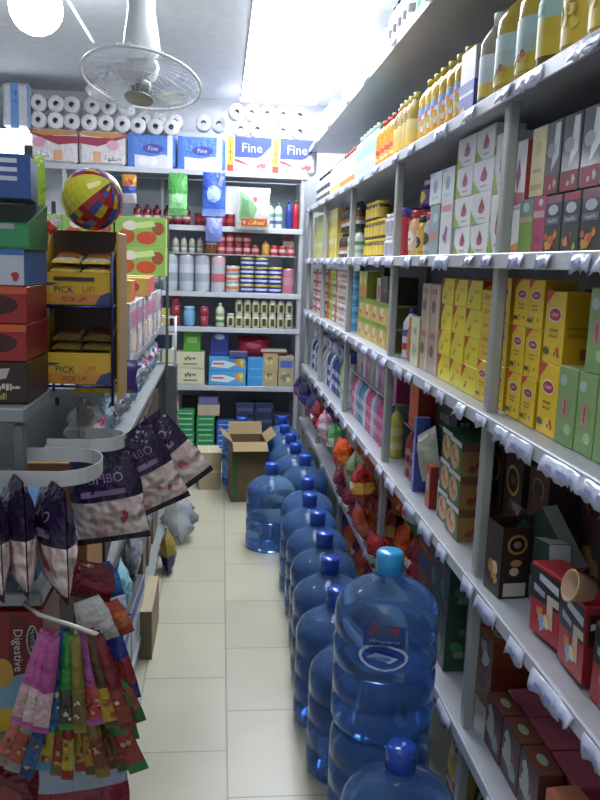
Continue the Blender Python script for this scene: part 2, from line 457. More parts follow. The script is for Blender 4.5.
def dark(w, h, top, fr, seed): return boxm(w, .06, h, '#43464a:gloss', '#2f3236:gloss', '#55565a', [
    ('R', 'f', .05, .86, .95, .98, top), ('E', 'f', .5, .74, .3, .09, '#b9bcc0'), ('R', 'f', .1, .5, .9, .62, '#595d62'), ('S', 'f', .25, .53, .75, .59, '#c8c8c8', 3), ('B', 'f', .05, .04, .95, .4, fr, 7, seed), ('B', 'r', .05, .04, .95, .4, fr, 5, seed+1)])
DKF = [K('fruit_tea_box', 'tea box', 'dark grey tea box with fruit picture', dark(.082, .122, '#a83848', ['#c9485a', '#d08a3c', '#8fae3c', '#b03a58'], 4), .082, .06, .122),
       K('fruit_tea_box', 'tea box', 'dark grey tea box with orange fruit picture', dark(.082, .122, '#8a5a68', ['#d88a2c', '#cf9a38', '#4a3a5a', '#c05a3c'], 9), .082, .06, .122)]
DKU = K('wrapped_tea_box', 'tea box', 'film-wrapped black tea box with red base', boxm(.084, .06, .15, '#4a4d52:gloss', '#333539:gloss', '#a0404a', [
    ('P', 'f', [(.45, .3), (.9, .5), (.9, .95), (.6, .95)], '#c9cdd2:gloss'), ('R', 'f', .05, .0, .95, .26, '#8c2f3e'), ('E', 'f', .4, .6, .26, .1, '#7f858c'), ('B', 'f', .3, .05, .9, .25, ['#a2b07c', '#b9bcb0'], 3, 2)]), .084, .06, .15)
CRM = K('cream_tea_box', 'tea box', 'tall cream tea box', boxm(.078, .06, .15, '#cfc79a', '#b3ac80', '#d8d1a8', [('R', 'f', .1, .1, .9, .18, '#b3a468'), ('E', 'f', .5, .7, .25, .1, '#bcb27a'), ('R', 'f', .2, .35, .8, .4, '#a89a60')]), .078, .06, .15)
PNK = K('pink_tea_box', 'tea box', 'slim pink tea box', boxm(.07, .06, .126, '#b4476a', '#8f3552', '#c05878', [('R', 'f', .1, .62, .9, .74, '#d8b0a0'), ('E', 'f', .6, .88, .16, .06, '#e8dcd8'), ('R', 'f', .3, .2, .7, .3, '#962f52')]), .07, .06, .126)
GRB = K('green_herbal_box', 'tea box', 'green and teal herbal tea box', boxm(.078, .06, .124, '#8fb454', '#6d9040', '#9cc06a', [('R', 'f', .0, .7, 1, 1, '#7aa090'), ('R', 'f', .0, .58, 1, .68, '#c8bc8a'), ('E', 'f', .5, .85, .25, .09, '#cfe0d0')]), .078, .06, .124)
def wht(w, h, d=.08, g='#8db03c', orient=0, seed=0): return boxm(w, d, h, '#d9d9d8', '#cfd0cf', '#dededc', [
    ('P', 'f', [(.5, .32), (.62, .32), (.72, .5), (.55, .82), (.4, .5)], '#8f2d42'), ('E', 'f', .55, .42, .16, .1, '#a55068'), ('P', 'f', [(0, 0), (.4, 0), (.12, .3), (0, .5)], g), ('R', 'f', .4, .14, .75, .2, '#a8a8aa'), ('R', 'r', 0, 0, 1, .26, g), ('P', 'r', [(.3, .4), (.7, .4), (.5, .8)], '#9a3048')])
WHS = K('white_tea_box', 'tea box', 'low white tea box with red pyramid', wht(.16, .083), .16, .08, .083)
WHT = K('white_tea_box', 'tea box', 'tall white tea box with red diamond', wht(.1, .15, .07), .1, .07, .15)
WHR = K('white_tea_box', 'tea box', 'tall white tea box with red and orange foot', boxm(.095, .07, .265, '#dcdcdc', '#a23c40', '#e2e2e2', [('P', 'f', [(.5, .55), (.7, .7), (.55, .86), (.35, .7)], '#8c3048'), ('P', 'f', [(0, .0), (1, .0), (1, .12), (0, .06)], '#d08a44'), ('P', 'f', [(.1, .42), (1, .46), (1, .54), (.3, .56)], '#a8404a'), ('R', 'f', 0, .40, 1, .42, '#9aa0a8')]), .095, .07, .265)
WGR = K('white_green_box', 'food box', 'white carton with lime-green side', boxm(.135, .11, .102, '#d3d8da', '#9aac34', '#dadcd8', [('E', 'f', .5, .55, .2, .2, '#8a9cb8'), ('R', 'f', .2, .15, .8, .25, '#b9c6cc'), ('R', 'f', .0, .9, .4, 1, '#a4b6c8')]), .135, .11, .102)
GTB = K('grey_teal_box', 'food box', 'grey-green carton with coral stripe', boxm(.12, .1, .165, '#8c9c9c', '#7c8c8c', '#9aa8a8', [('P', 'f', [(0, .3), (1, .36), (1, .5), (0, .42)], '#b88078'), ('E', 'f', .6, .75, .25, .1, '#b4c4c8')]), .12, .1, .165)
WPB = K('white_pink_box', 'food box', 'white carton with pink lid band and purple flower', boxm(.13, .1, .165, '#d6d8d6', '#b8bcb8', '#e0e0de', [('R', 'f', .1, .82, .9, .94, '#c8868c'), ('B', 'f', .25, .2, .75, .7, ['#8c6a98', '#a88ab0', '#9c5a7c'], 5, 6)]), .13, .1, .165)
COFJ = K('coffee_jar', 'jar', 'coffee jar with black lid and yellow label', jar(.05, .145, '#c49a2c:gloss', '#222226:gloss', '#d8b040', dec=[('E', 'f', .5, .4, .25, .28, '#2a2220'), ('T', 'f', 'G', .5, .4, .3, '#e8e0d0')]), .1, .1, .145)
CRMJ = K('creamer_jar', 'jar', 'big peach creamer jar with red lid', jar(.055, .17, '#d8a878:gloss', '#b83038:gloss', '#d8b898', dec=[('E', 'f', .5, .5, .3, .3, '#e8dcd0'), ('S', 'f', .35, .4, .65, .55, '#2a2428', 5)]), .11, .11, .17)
GRYJ = K('storage_jar', 'jar', 'grey jar with red lid', jar(.045, .15, '#9aa0a0:gloss', '#a82c3c:gloss', '#b8bcb8', dec=[('E', 'f', .5, .5, .3, .3, '#4a3a40')]), .09, .09, .15)
ORGJ = K('honey_jar', 'jar', 'orange jar with dark blue lid', jar(.05, .15, '#a8782c:gloss', '#2c3444:gloss', '#b88a3c', dec=[('R', 'f', .2, .2, .8, .4, '#d8c8b0')]), .1, .1, .15)
REDJ = K('spread_jar', 'jar', 'red jar with blue lid', jar(.045, .19, '#b82838:gloss', '#3a4a9c:gloss', '#c03040', dec=[('E', 'f', .5, .6, .3, .3, '#e8d8d8')]), .09, .09, .19)
YELJ = K('mustard_jar', 'jar', 'small jar with yellow lid', jar(.036, .085, '#6a4a30:gloss', '#d8c034:gloss', '#d0b848'), .072, .072, .085)
WHTJ = K('mayonnaise_jar', 'jar', 'white jar with white lid', jar(.04, .09, '#cfcfd4:gloss', '#dcdce0:gloss', '#a8a8b8'), .08, .08, .09)
def oilk(r, h, body, cap, lab, desc, dec=None, name='oil_bottle', **kw): return K(name, 'bottle', desc, bottle(r, h, body, cap, lab, dec=dec, **kw), 2*r, 2*r, h)
OIL_Y = oilk(.062, .31, '#b79a3c:oil', '#c9b53a:gloss', '#bfa62c', 'yellow-labelled oil bottle', [('E', 'f', .7, .8, .14, .1, '#a82c2c'), ('B', 'f', .1, .1, .9, .5, ['#c8b848', '#98862c', '#d8c060'], 5, 3)], l0=.15, l1=.72)
OIL_D = oilk(.06, .3, '#6e6030:oil', '#54502c:gloss', ['#b8a42c', '#b0a030', '#8fb0a4'], 'dark oil bottle with yellow and teal label', [('R', 'f', .2, .75, .6, .92, '#6aa8a0')])
OIL_B = oilk(.072, .3, '#b9a548:oil', '#a89028:gloss', ['#b8a838', '#9cb0a8', '#a4bcb8'], 'large oil jug with pale teal label', [('B', 'f', .2, .1, .8, .5, ['#c89a3c', '#8c5a58', '#c8b038'], 4, 2)])
OIL_C = oilk(.05, .27, '#d2cfb4:clear', '#d8d8d4:gloss', ['#c8b050', '#b8c8d0', '#c8d0d4'], 'clear oil bottle with blue and gold label')
OIL_K = oilk(.043, .245, '#c0a63c:oil', '#c2ae3a:gloss', ['#d8a02c', '#d8b848', '#7a98c8'], 'yellow-capped oil bottle', [('B', 'f', .05, .1, .95, .9, ['#d8e0e8', '#cf6a2c', '#5a86c4', '#e0b030'], 7, 8)])
OIL_R = oilk(.043, .255, '#a8843c:oil', '#b03038:gloss', ['#c8a040', '#c89a3c', '#b87a3c'], 'tall oil bottle with red cap')
OIL_T = oilk(.036, .24, '#d0b870:clear', '#d8c878:gloss', ['#cfa84c', '#c8b060', '#c8b878'], 'slim clear oil bottle')
OIL_O = oilk(.047, .235, '#d09a1e:oil', '#b8402c:gloss', ['#d89030', '#e0a860', '#d88a30'], 'orange-labelled golden oil bottle', [('R', 'f', .05, .4, .95, .62, '#c84a28'), ('R', 'f', .2, .1, .8, .25, '#e8c890')])
MINT = oilk(.04, .25, '#9ccab8:gloss', '#b8dccc:gloss', ['#a8d0c0', '#d0e4dc', '#a0ccb8'], 'pale mint cleaner bottle', name='cleaner_bottle', hip=.12)
WBOT = oilk(.04, .235, '#d8d8d2:gloss', '#c8ccd0:gloss', ['#d8c87c', '#dcdcd4', '#c8ccd0'], 'white bottle with yellow band', name='vinegar_bottle', hip=.05)
WBO2 = oilk(.036, .225, '#dcd6c8:gloss', '#b8584c:gloss', ['#d08850', '#e0d8c0', '#d8d0c8'], 'white bottle with orange band', name='sauce_bottle')
DBOT = oilk(.032, .21, '#c4c8c8:gloss', '#383c40:gloss', ['#50545a', '#c8ccce', '#4a4c50'], 'white and black bottle', name='sauce_bottle')
LEM = K('lemon_drink_box', 'drink box', 'white and blue carton with lemons', boxm(.13, .09, .205, '#c9ccce', '#8f9298', '#d2d4d4', [('R', 'f', 0, .0, 1, .56, '#3e4a98'), ('B', 'f', .1, .05, .9, .35, ['#d8a434', '#cf9028'], 5, 4), ('R', 'f', 0, .38, 1, .42, '#c8ccd8'), ('R', 'r', 0, 0, 1, .56, '#343f86')]), .13, .09, .205)
# ------------------------------------------------------------------ right-hand shelving, top shelf
TWB = oilk(.038, .27, '#b8bcbc:gloss', '#1c8a68:gloss', ['#b8bcbc', '#0f7a4c', '#a4a8a8'], 'white detergent bottle with green band', name='detergent_bottle')
TBK = oilk(.03, .25, '#a8a8ac:gloss', '#101214:gloss', ['#1c2024', '#a4a6a8', '#2c3034'], 'slim white bottle with black cap', name='detergent_bottle')
TRP = K('red_white_carton', 'box', 'white carton with red corner', boxm(.12, .1, .17, '#dcdad8', '#d0cecc', '#e0dedc', [('P', 'f', [(0, .3), (.8, 1), (0, 1)], '#a0141c'), ('E', 'f', .6, .4, .2, .15, '#d8a09c')]), .12, .1, .17)
TWC = K('plain_carton', 'box', 'plain white carton', boxm(.14, .12, .14, '#dedede', '#d4d4d6', '#e2e2e2', [('R', 'f', .1, .4, .9, .55, '#c4c8cc'), ('E', 'f', .3, .75, .15, .12, '#d0b8b0')]), .14, .12, .14)
TRJ = K('red_tub', 'tub', 'red tub with white lid', jar(.05, .13, '#a00f28:gloss', '#c8c8c8:gloss', '#a81830'), .1, .1, .13)
TYB = K('yellow_bag', 'bag', 'yellow and lime bag of goods', pouch(.2, .2, .09, [(0, .2, '#7c8410:film'), (.2, .7, '#b89a18:film'), (.7, 1, '#8c9818:film')], [('E', 'f', .5, .5, .25, .16, '#dcdca8')], 3), .2, .1, .2)
TAL = K('aluminium_tray_pack', 'pack', 'grey wrapped pack of trays', boxm(.16, .12, .1, '#b9bcc0:film', '#a8abb0:film', '#c0c2c6:film', [('R', 'f', .1, .3, .9, .6, '#8c9094')]), .16, .12, .1)
runR(TWB, 0, 2.62, 6, gap=.01, rows=2)
runR(TBK, 0, 3.2, 5, gap=.03)
runR(TRP, 0, 3.66, 3)
runR(TYB, 0, 4.14, 2)
runR(TWC, 0, 4.52, 3, 2)
runR(TRJ, 0, 5.02, 3)
runR(TAL, 0, 5.4, 4, 2)

# ------------------------------------------------------------------ second shelf: oils and bottles
runR(OIL_D, 1, 1.42, 1, desc='brown glossy oil bottle with yellow label')
runR(OIL_Y, 1, 1.55, 2, gap=.004)
runR(OIL_D, 1, 1.808, 1)
runR(OIL_B, 1, 1.945, 2, gap=.004)
runR(OIL_C, 1, 2.225, 1, gap=.01)
runR(OIL_C, 1, 2.14, 2, x=.84, desc='clear oil bottle standing behind another')
runR(LEM, 1, 2.345, 1)
runR(OIL_R, 1, 2.44, 3, x=.88)
runR(OIL_K, 1, 2.47, 6, rows=2, gap=.003)
runR(OIL_T, 1, 3.1, 4, gap=.006)
runR(OIL_O, 1, 3.4, 4, rows=2, gap=.006)
runR(MINT, 1, 3.84, 6, gap=.008, rows=2)
runR(WBO2, 1, 4.38, 6, gap=.012)
runR(WBOT, 1, 4.9, 5, gap=.012)
runR(DBOT, 1, 5.37, 9, gap=.014)

# ------------------------------------------------------------------ third shelf: boxed teas and jars
y = 1.235
for i in range(5): pass
runR(DKF[0], 2, 1.225, 3, desc='dark grey tea box with red fruit picture')
runR(DKF[1], 2, 1.48, 1); runR(DKF[0], 2, 1.565, 1, desc='dark grey tea box with pink and lime fruit')
runR(DKF[1], 2, 1.65, 1, desc='dark grey tea box with gold and violet fruit'); runR(PNK, 2, 1.729); runR(GRB, 2, 1.806)
WHL = K('white_tea_box', 'tea box', 'white tea box with orange foot', boxm(.078, .06, .124, '#d6d6d6', '#b8b8ba', '#dcdcdc', [('P', 'f', [(0, 0), (1, 0), (1, .14), (0, .08)], '#d08a44'), ('P', 'f', [(.5, .4), (.7, .6), (.55, .8), (.35, .6)], '#9a94a0')]), .078, .06, .124)
runR(WHR, 2, 1.898, x=.70)
z2 = .1245
runR(DKU, 2, 1.235, 6, z0=z2, gap=.004)
runR(CRM, 2, 1.762, z0=z2+.001, gap=.004)
runR(DKF[1], 2, 1.225, 5, x=.765, z0=0, desc='dark tea box behind the fruit teas', gap=.004)
runR(DKU, 2, 1.235, 5, x=.765, z0=z2, desc='dark wrapped tea box behind the film-wrapped row', gap=.004)
runR(WHT, 2, 2.0, 1, 2, gap=.002)
runR(WHS, 2, 2.135, 2, 4, gap=.003, rows=1)
runR(GTB, 2, 2.61, 1); runR(WPB, 2, 2.465, 1)
runR(WGR, 2, 2.475, 2, 1, z0=.1665)
runR(GRYJ, 2, 2.73, 1); runR(COFJ, 2, 2.84, 1); runR(CRMJ, 2, 2.955, 1)
runR(ORGJ, 2, 2.765, 1, x=.80, z0=0); runR(ORGJ, 2, 2.768, 1, x=.80, z0=.151, desc='orange jar stacked on another orange jar')
runR(COFJ, 2, 2.90, 1, x=.82, desc='coffee jar standing behind the peach creamer')
runR(REDJ, 2, 3.14, 2, gap=.004)
runR(WHTJ, 2, 3.32, 2, 2, gap=.006)
runR(YELJ, 2, 3.5, 6, 3, gap=.006, skip=[(2, 0), (2, 1)])
runR(K('biscuit_tub', 'tub', 'wide purple tub with white lid', jar(.085, .11, '#6a3a8c:gloss', '#d8d8dc:gloss', '#7c4a98', dec=[('E', 'f', .5, .5, .2, .4, '#d8c040')]), .17, .17, .11), 2, 3.2, 1, x=.79, z0=.195)
runR(K('spread_jar', 'jar', 'white-lidded jar on the mayonnaise', WHTJ.geo, .08, .08, .09), 2, 3.62, 1, x=.78, desc='white jar standing behind the yellow-lid jars')
SHB = oilk(.034, .15, '#d4dcd4:gloss', '#3c8a4c:gloss', ['#a8c8a0', '#d8dcd0', '#5c9c5c'], 'small green-capped bottle', name='sauce_bottle')
SHD = oilk(.03, .14, '#4a3428:gloss', '#2c2c30:gloss', ['#b8b8b4', '#a86a3c', '#3c3430'], 'small dark sauce bottle', name='sauce_bottle')
runR(SHB, 2, 4.2, 4, gap=.008); runR(SHD, 2, 4.52, 4, gap=.008)
runR(SHD, 2, 4.2, 8, z0=.152, gap=.008, desc='small dark bottle stacked over other bottles')
PGC = K('juice_carton', 'carton', 'pale lime juice carton', boxm(.085, .07, .15, '#c4cc7c', '#a8b468', '#d0d494', [('R', 'f', 0, .55, 1, .75, '#dcd8b8'), ('B', 'f', .1, .1, .9, .45, ['#d8c848', '#a4b44c', '#d8d0a0'], 4, 3)]), .085, .07, .15)
PYC = K('juice_carton', 'carton', 'pale yellow juice carton', boxm(.085, .07, .15, '#d4c468', '#b8a850', '#dcd090', [('R', 'f', 0, .6, 1, .8, '#e0dcc0'), ('B', 'f', .1, .1, .9, .5, ['#d8b83c', '#c8a838', '#8cac6c'], 4, 5)]), .085, .07, .15)
runR(PYC, 2, 4.9, 6, 2); runR(PGC, 2, 5.46, 7, 2)

# ------------------------------------------------------------------ fourth shelf: yellow teas, soups, tins
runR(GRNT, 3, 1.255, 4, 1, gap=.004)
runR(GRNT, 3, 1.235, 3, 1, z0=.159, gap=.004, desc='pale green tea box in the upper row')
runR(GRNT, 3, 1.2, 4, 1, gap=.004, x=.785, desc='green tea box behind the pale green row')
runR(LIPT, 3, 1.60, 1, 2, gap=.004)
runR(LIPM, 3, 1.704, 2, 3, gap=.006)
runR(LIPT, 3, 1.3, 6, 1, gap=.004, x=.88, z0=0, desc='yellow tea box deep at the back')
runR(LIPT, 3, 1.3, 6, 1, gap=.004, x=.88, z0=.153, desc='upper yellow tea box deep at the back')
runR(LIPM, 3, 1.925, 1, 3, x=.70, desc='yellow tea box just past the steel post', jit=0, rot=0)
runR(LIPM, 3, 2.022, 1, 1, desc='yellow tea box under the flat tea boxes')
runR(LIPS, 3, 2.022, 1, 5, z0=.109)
runR(YELR, 3, 2.136, 3, 4, rows=1, gap=.004)
runR(YELR, 3, 2.0, 3, 4, gap=.004, x=.79, desc='bright yellow box one row back', skip=[(0, 2)])
KRA = K('kraft_box', 'food box', 'kraft brown packet box', boxm(.12, .09, .145, '#ab9c8a', '#8c7568', '#b8a898', [('R', 'f', .1, .78, .9, .9, '#a4605c'), ('P', 'f', [(.7, 0), (.95, 0), (.85, 1), (.7, 1)], '#cfb48c'), ('E', 'f', .35, .5, .22, .14, '#6a4a58'), ('B', 'r', .1, .1, .9, .9, ['#6a4450', '#a8887c', '#8c6a60'], 4, 4)]), .12, .09, .145)
runR(KRA, 3, 2.53, 2, 2, gap=.004)
KRO = K('flower_box', 'food box', 'brown box with red and yellow flower', boxm(.1, .08, .12, '#a48a78', '#8c6450', '#b09a88', [('B', 'f', .2, .3, .9, .9, ['#b83c2c', '#d8a034', '#a82c28'], 5, 8), ('E', 'f', .5, .25, .15, .1, '#5a6a9c')]), .1, .08, .12)
runR(K('cream_yellow_box', 'food box', 'pale box with yellow side', boxm(.115, .09, .17, '#c9c9a4', '#b8a030', '#d6d6bc', [('E', 'f', .5, .72, .2, .07, '#8c94a0'), ('B', 'f', .2, .1, .8, .5, ['#a8b48c', '#b8b890', '#8ca090'], 5, 7)]), .115, .09, .17), 3, 2.765, 1, x=.685)
runR(KRO, 3, 2.74, 1, x=.80)
runR(K('orange_jar', 'jar', 'tall amber jar with orange lid', jar(.045, .16, '#a85c2c:gloss', '#c8843c:gloss', '#b8703c'), .09, .09, .16), 3, 2.885, 1)
runR(K('blue_cap_bottle', 'bottle', 'white bottle with blue cap', bottle(.035, .19, '#c8ccd4:gloss', '#3c48a8:gloss', ['#b83830', '#c8ccd4', '#4a58b0']), .07, .07, .19), 3, 2.975, 1)
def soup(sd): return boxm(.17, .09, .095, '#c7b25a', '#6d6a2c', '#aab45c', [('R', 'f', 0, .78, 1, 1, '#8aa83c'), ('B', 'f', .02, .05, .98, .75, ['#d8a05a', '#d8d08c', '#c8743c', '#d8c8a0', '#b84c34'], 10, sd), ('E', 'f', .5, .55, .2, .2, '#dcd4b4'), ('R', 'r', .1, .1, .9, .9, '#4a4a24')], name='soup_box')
SOUP = K('soup_box', 'food box', 'soup packet box with bowl picture', soup(3), .17, .09, .095)
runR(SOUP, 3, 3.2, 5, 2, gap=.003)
runR(K('dark_box', 'food box', 'dark brown box topping the soup boxes', boxm(.14, .09, .11, '#3c3828', '#2c2a20', '#4a4638', [('R', 'f', .1, .4, .9, .5, '#6a6440')]), .14, .09, .11), 3, 3.2, 2, z0=.192)
runR(K('red_small_box', 'food box', 'small white and red box', boxm(.09, .07, .1, '#c0b8b0', '#a8a098', '#c8c0b8', [('R', 'f', .3, .1, .8, .7, '#a83038')]), .09, .07, .1), 3, 3.48, 1, z0=.192)
runR(K('lime_pack', 'food box', 'upright lime and orange pack', boxm(.1, .07, .125, '#b4bc48', '#98a03c', '#c0c860', [('R', 'f', 0, .05, 1, .4, '#c8884c'), ('E', 'f', .5, .65, .3, .15, '#d8d8a0')]), .1, .07, .125), 3, 3.82, 2, z0=.192)
CANC = {'red and white': ['#d0ccc8', '#b83040', '#d4d0cc'], 'salmon': ['#c87858', '#c06848', '#cc8468'], 'apple green': ['#a8c83c', '#90b830', '#b4d050'], 'white and pink': ['#d4d0d0', '#b87080', '#d8d4d4'],
        'orange and white': ['#d8d4cc', '#d08a58', '#d8d4d0'], 'white and grey': ['#d8d8d8', '#b0b4b8', '#d4d4d4'], 'cream and green': ['#d4d4b8', '#8ca868', '#d0d0b4'], 'light blue': ['#6ab0dc', '#4c98cc', '#78b8e0']}
CANM = {k: can(.036, .062, v) for k, v in CANC.items()}
order = ['light blue', 'white and grey', 'cream and green', 'white and grey', 'orange and white', 'white and pink', 'orange and white', 'white and grey', 'salmon', 'white and pink', 'apple green', 'apple green', 'salmon', 'salmon', 'red and white', 'red and white', 'white and pink', 'red and white', 'red and white', 'white and pink', 'red and white', 'salmon', 'red and white', 'red and white']
seen = {}; tot = {c: order.count(c) for c in order}
for i, c in enumerate(order):
    seen[c] = seen.get(c, 0)+1
    for l in range(5):
        if (i in (3, 9, 14, 20) and l == 4): continue
        lab = f"{layw(l, 5)} {c} food tin {SW[3]}{posw(seen[c]-1, tot[c])}"
        if tot[c] == 1: lab = f"{layw(l, 5)} {c} food tin {SW[3]} beside the steel post"
        thing('food_tin', 'tin', lab, CANM[c], (XF+.037+RN.uniform(0, .006), 4.2+i*.078+RN.uniform(-.002, .002), ZT[3]+l*.0625), RN.uniform(0, 6), group='food tins stacked on the fourth right-hand shelf')

# ------------------------------------------------------------------ fifth shelf: coffees, tall packs, cleaners
REDC = K('coffee_pack', 'coffee box', 'red and black coffee box with biscuit picture', boxm(.12, .07, .15, '#a8242c', '#7c1c24', '#b02c34', [('P', 'f', [(0, .5), (1, .5), (1, .95), (0, .95)], '#1c1c20'), ('P', 'f', [(.12, .62), (.5, .58), (.5, .66), (.12, .72)], '#a8a8ac'), ('P', 'f', [(.3, .8), (.95, .72), (.95, .84), (.3, .9)], '#c8c8cc'), ('P', 'f', [(.62, .2), (.8, .2), (.78, .55), (.98, .55), (.98, .66), (.58, .66)], '#c8bca0'), ('B', 'f', .05, .05, .95, .45, ['#d8a83c', '#c88a2c', '#d8d0c0', '#98a8c8'], 6, 5), ('P', 'r', [(.1, .5), (.9, .5), (.9, .9), (.1, .9)], '#1c1c20'), ('P', 'r', [(.15, .7), (.8, .78), (.8, .86), (.15, .78)], '#b8b8bc')], name='coffee_box'), .12, .07, .15)
thing('coffee_box', 'coffee box', 'red and black coffee box tilted on fifth right-hand shelf, farther one', REDC.geo, (.718, 1.50, ZT[4]+.01), -PI/2+.10, (0, -.06), 'red and black coffee boxes')
thing('coffee_box', 'coffee box', 'red and black coffee box tilted on fifth right-hand shelf, middle one', REDC.geo, (.715, 1.362, ZT[4]+.01), -PI/2-.05, (0, -.06), 'red and black coffee boxes')
thing('coffee_box', 'coffee box', 'red and black coffee box on fifth right-hand shelf, nearest one', REDC.geo, (.72, 1.225, ZT[4]+.002), -PI/2, (0, 0), 'red and black coffee boxes')
mb = MB(); mb.lathe([(0, 0), (.02, 0), (.03, .042), (.032, .044), (.028, .045), (.018, .008), (0, .006)], '#b89878', 18); cupm = mb.build('paper_cup')
thing('paper_cup', 'cup', 'beige round cup lying on the red coffee boxes', cupm, (.695, 1.335, ZT[4]+.185), 0, (.0, -1.3))
BLK = K('black_coffee_box', 'coffee box', 'dark brown coffee box with gold ring', boxm(.13, .07, .28, '#3c2a22', '#34241c', '#33241c', [('E', 'f', .5, .76, .36, .15, '#c0944a'), ('E', 'f', .5, .76, .29, .115, '#1c1410'), ('E', 'f', .5, .77, .14, .05, '#5c5248'), ('R', 'f', .3, .48, .7, .52, '#6a5a40'), ('E', 'f', .5, .3, .2, .09, '#8c5a34'), ('E', 'f', .5, .3, .12, .05, '#c08a58'),
       ('R', 'r', .1, .1, .9, .14, '#6a4a28')], name='coffee_box'), .13, .07, .28)
BLK2 = K('black_coffee_box', 'coffee box', 'dark coffee box with cup and cookies', boxm(.13, .07, .28, '#482c24', '#3c241c', '#503428', [('B', 'f', .05, .05, .95, .55, ['#d8a83c', '#e0d8d0', '#c08830', '#d8b058'], 7, 7), ('E', 'f', .5, .82, .3, .1, '#a8803f'), ('E', 'f', .5, .82, .24, .08, '#2a1a14'), ('R', 'f', .2, .6, .8, .75, '#5a2c30'), ('R', 'r', .2, .2, .8, .3, '#5a3a30')], name='coffee_box'), .13, .07, .28)
runR(BLK2, 4, 1.30, 4, 1, x=.87); runR(BLK2, 4, 1.86, 1, 1, x=.80, desc='dark cookie-picture coffee box behind the steel post'); runR(BLK, 4, 2.0, 2, 1, x=.79, gap=.02)
runR(BLK, 4, 1.2, 5, 1, x=.975, gap=.02, desc='dark coffee box in the rearmost row')
thing('coffee_box', 'coffee box', 'tall coffee box with brown swoosh behind the green picture boxes', boxm(.13, .06, .29, '#1d1818', '#181414', '#241e1c', [('E', 'f', .5, .55, .46, .44, '#a8793c'), ('E', 'f', .55, .62, .36, .36, '#17131a'), ('P', 'f', [(.2, .66), (.85, .6), (.85, .7), (.2, .76)], '#c8c8c8'), ('B', 'f', .1, .0, .9, .2, ['#b88850', '#9c3028', '#c89c60'], 4, 3)], name='coffee_box'), (.82, 2.31, ZT[4]), -PI/2)
# the open dark box at the shelf edge
mb = MB(); w, d, h = .085, .075, .175
for a in ((-w/2, -d/2, w/2, -d/2+.002), (-w/2, d/2-.002, w/2, d/2), (-w/2, -d/2, -w/2+.002, d/2), (w/2-.002, -d/2, w/2, d/2)): mb.box(a[0], a[1], 0, a[2], a[3], h, '#2e1f18')
mb.box(-w/2, -d/2, 0, w/2, d/2, .002, '#2e1f18')
sf = lambda fc: ((lambda u, v, l: (-w/2+u*w, -d/2-l, v*h)) if fc == 'f' else (lambda u, v, l: (w/2+l, -d/2+u*d, v*h)), w, h)
decals(mb, [('B', 'f', .1, .1, .9, .5, ['#c89030', '#d8c8a8', '#c07c28'], 6, 3), ('E', 'r', .5, .76, .34, .14, '#a8783c'), ('E', 'r', .5, .76, .26, .105, '#1a1210'), ('E', 'r', .5, .76, .14, .05, '#7c7468'), ('E', 'r', .5, .5, .2, .05, '#a87c50'), ('E', 'r', .45, .38, .16, .06, '#b8a898'), ('R', 'r', .12, .03, .88, .22, '#b8b4ac')], sf)
fl = MB().box(-w/2, 0, 0, w/2, .0015, .05, '#3a2a20').build('lid_flap')
o = thing('coffee_box', 'coffee box', 'open dark coffee box with white sticker at edge of fifth right-hand shelf', [('body', mb.build('body')), ('lid_flap', fl)], (.70, 1.765, ZT[4]), -PI/2+.1)
o.children[1].location = (0, d/2, h); o.children[1].rotation_euler = (.5, 0, 0)
# fallen boxes between
GWB = boxm(.11, .05, .16, '#27483a', '#b6bcb8', '#cfd2cf', [('P', 'f', [(.0, .0), (.6, .0), (.2, .5)], '#b8c0bc'), ('B', 'f', .2, .2, .9, .8, ['#2c7c64', '#c8c8c0', '#1c3428', '#9c8060'], 5, 4)], name='coffee_box')
thing('coffee_box', 'coffee box', 'green and white box tipped onto its side near the dark coffee box', GWB, (.80, 1.66, ZT[4]+.075), -PI/2+.4, (.0, -.75))
thing('coffee_box', 'coffee box', 'green and white box leaning back beside the red coffee boxes', GWB, (.75, 1.615, ZT[4]+.014), -PI/2-.1, (0, -.2))
BLUW = boxm(.10, .075, .185, '#4058a0', '#34468c', '#3f8a5c', [('R', 'f', 0, 0, .45, .6, '#b0b8bc'), ('R', 'f', .2, .8, .8, .88, '#b8bcc0'), ('R', 'r', .2, .72, .8, .80, '#c8ccd0'), ('R', 'r', .2, .45, .8, .49, '#c8ccd0'), ('R', 'r', .1, .03, .9, .2, '#8c98b8'), ('R', 'r', 0, .2, 1, .42, '#6a80b8')], name='milk_powder_box')
o = thing('milk_powder_box', 'box', 'blue and white box with green top flaps on fifth right-hand shelf', [('body', BLUW), ('lid_flap', MB().box(-.05, 0, 0, .05, .0015, .04, '#4a9068').build('lid_flap'))], (.735, 2.33, ZT[4]), -PI/2+.05)
o.children[1].location = (0, .037, .186); o.children[1].rotation_euler = (.9, 0, 0)
GRNB = K('green_picture_box', 'food box', 'green box with round food picture', boxm(.12, .09, .095, '#3c5c38', '#6a4a30', '#2c5a3c', [('E', 'f', .45, .45, .38, .38, '#c8a878'), ('B', 'f', .15, .15, .75, .75, ['#c8784c', '#d8c08c', '#a85838'], 5, 3), ('R', 'f', 0, .85, 1, 1, '#cfd4cc'), ('R', 'r', .0, .0, 1, .75, '#8c6a3c'), ('B', 'r', .1, .1, .9, .7, ['#a8783c', '#7c3828'], 4, 2)]), .12, .09, .095)
runR(GRNB, 4, 2.17, 1, 3, x=.68); runR(GRNB, 4, 2.295, 1, 3, x=.69, desc='green picture box farther from the steel post')
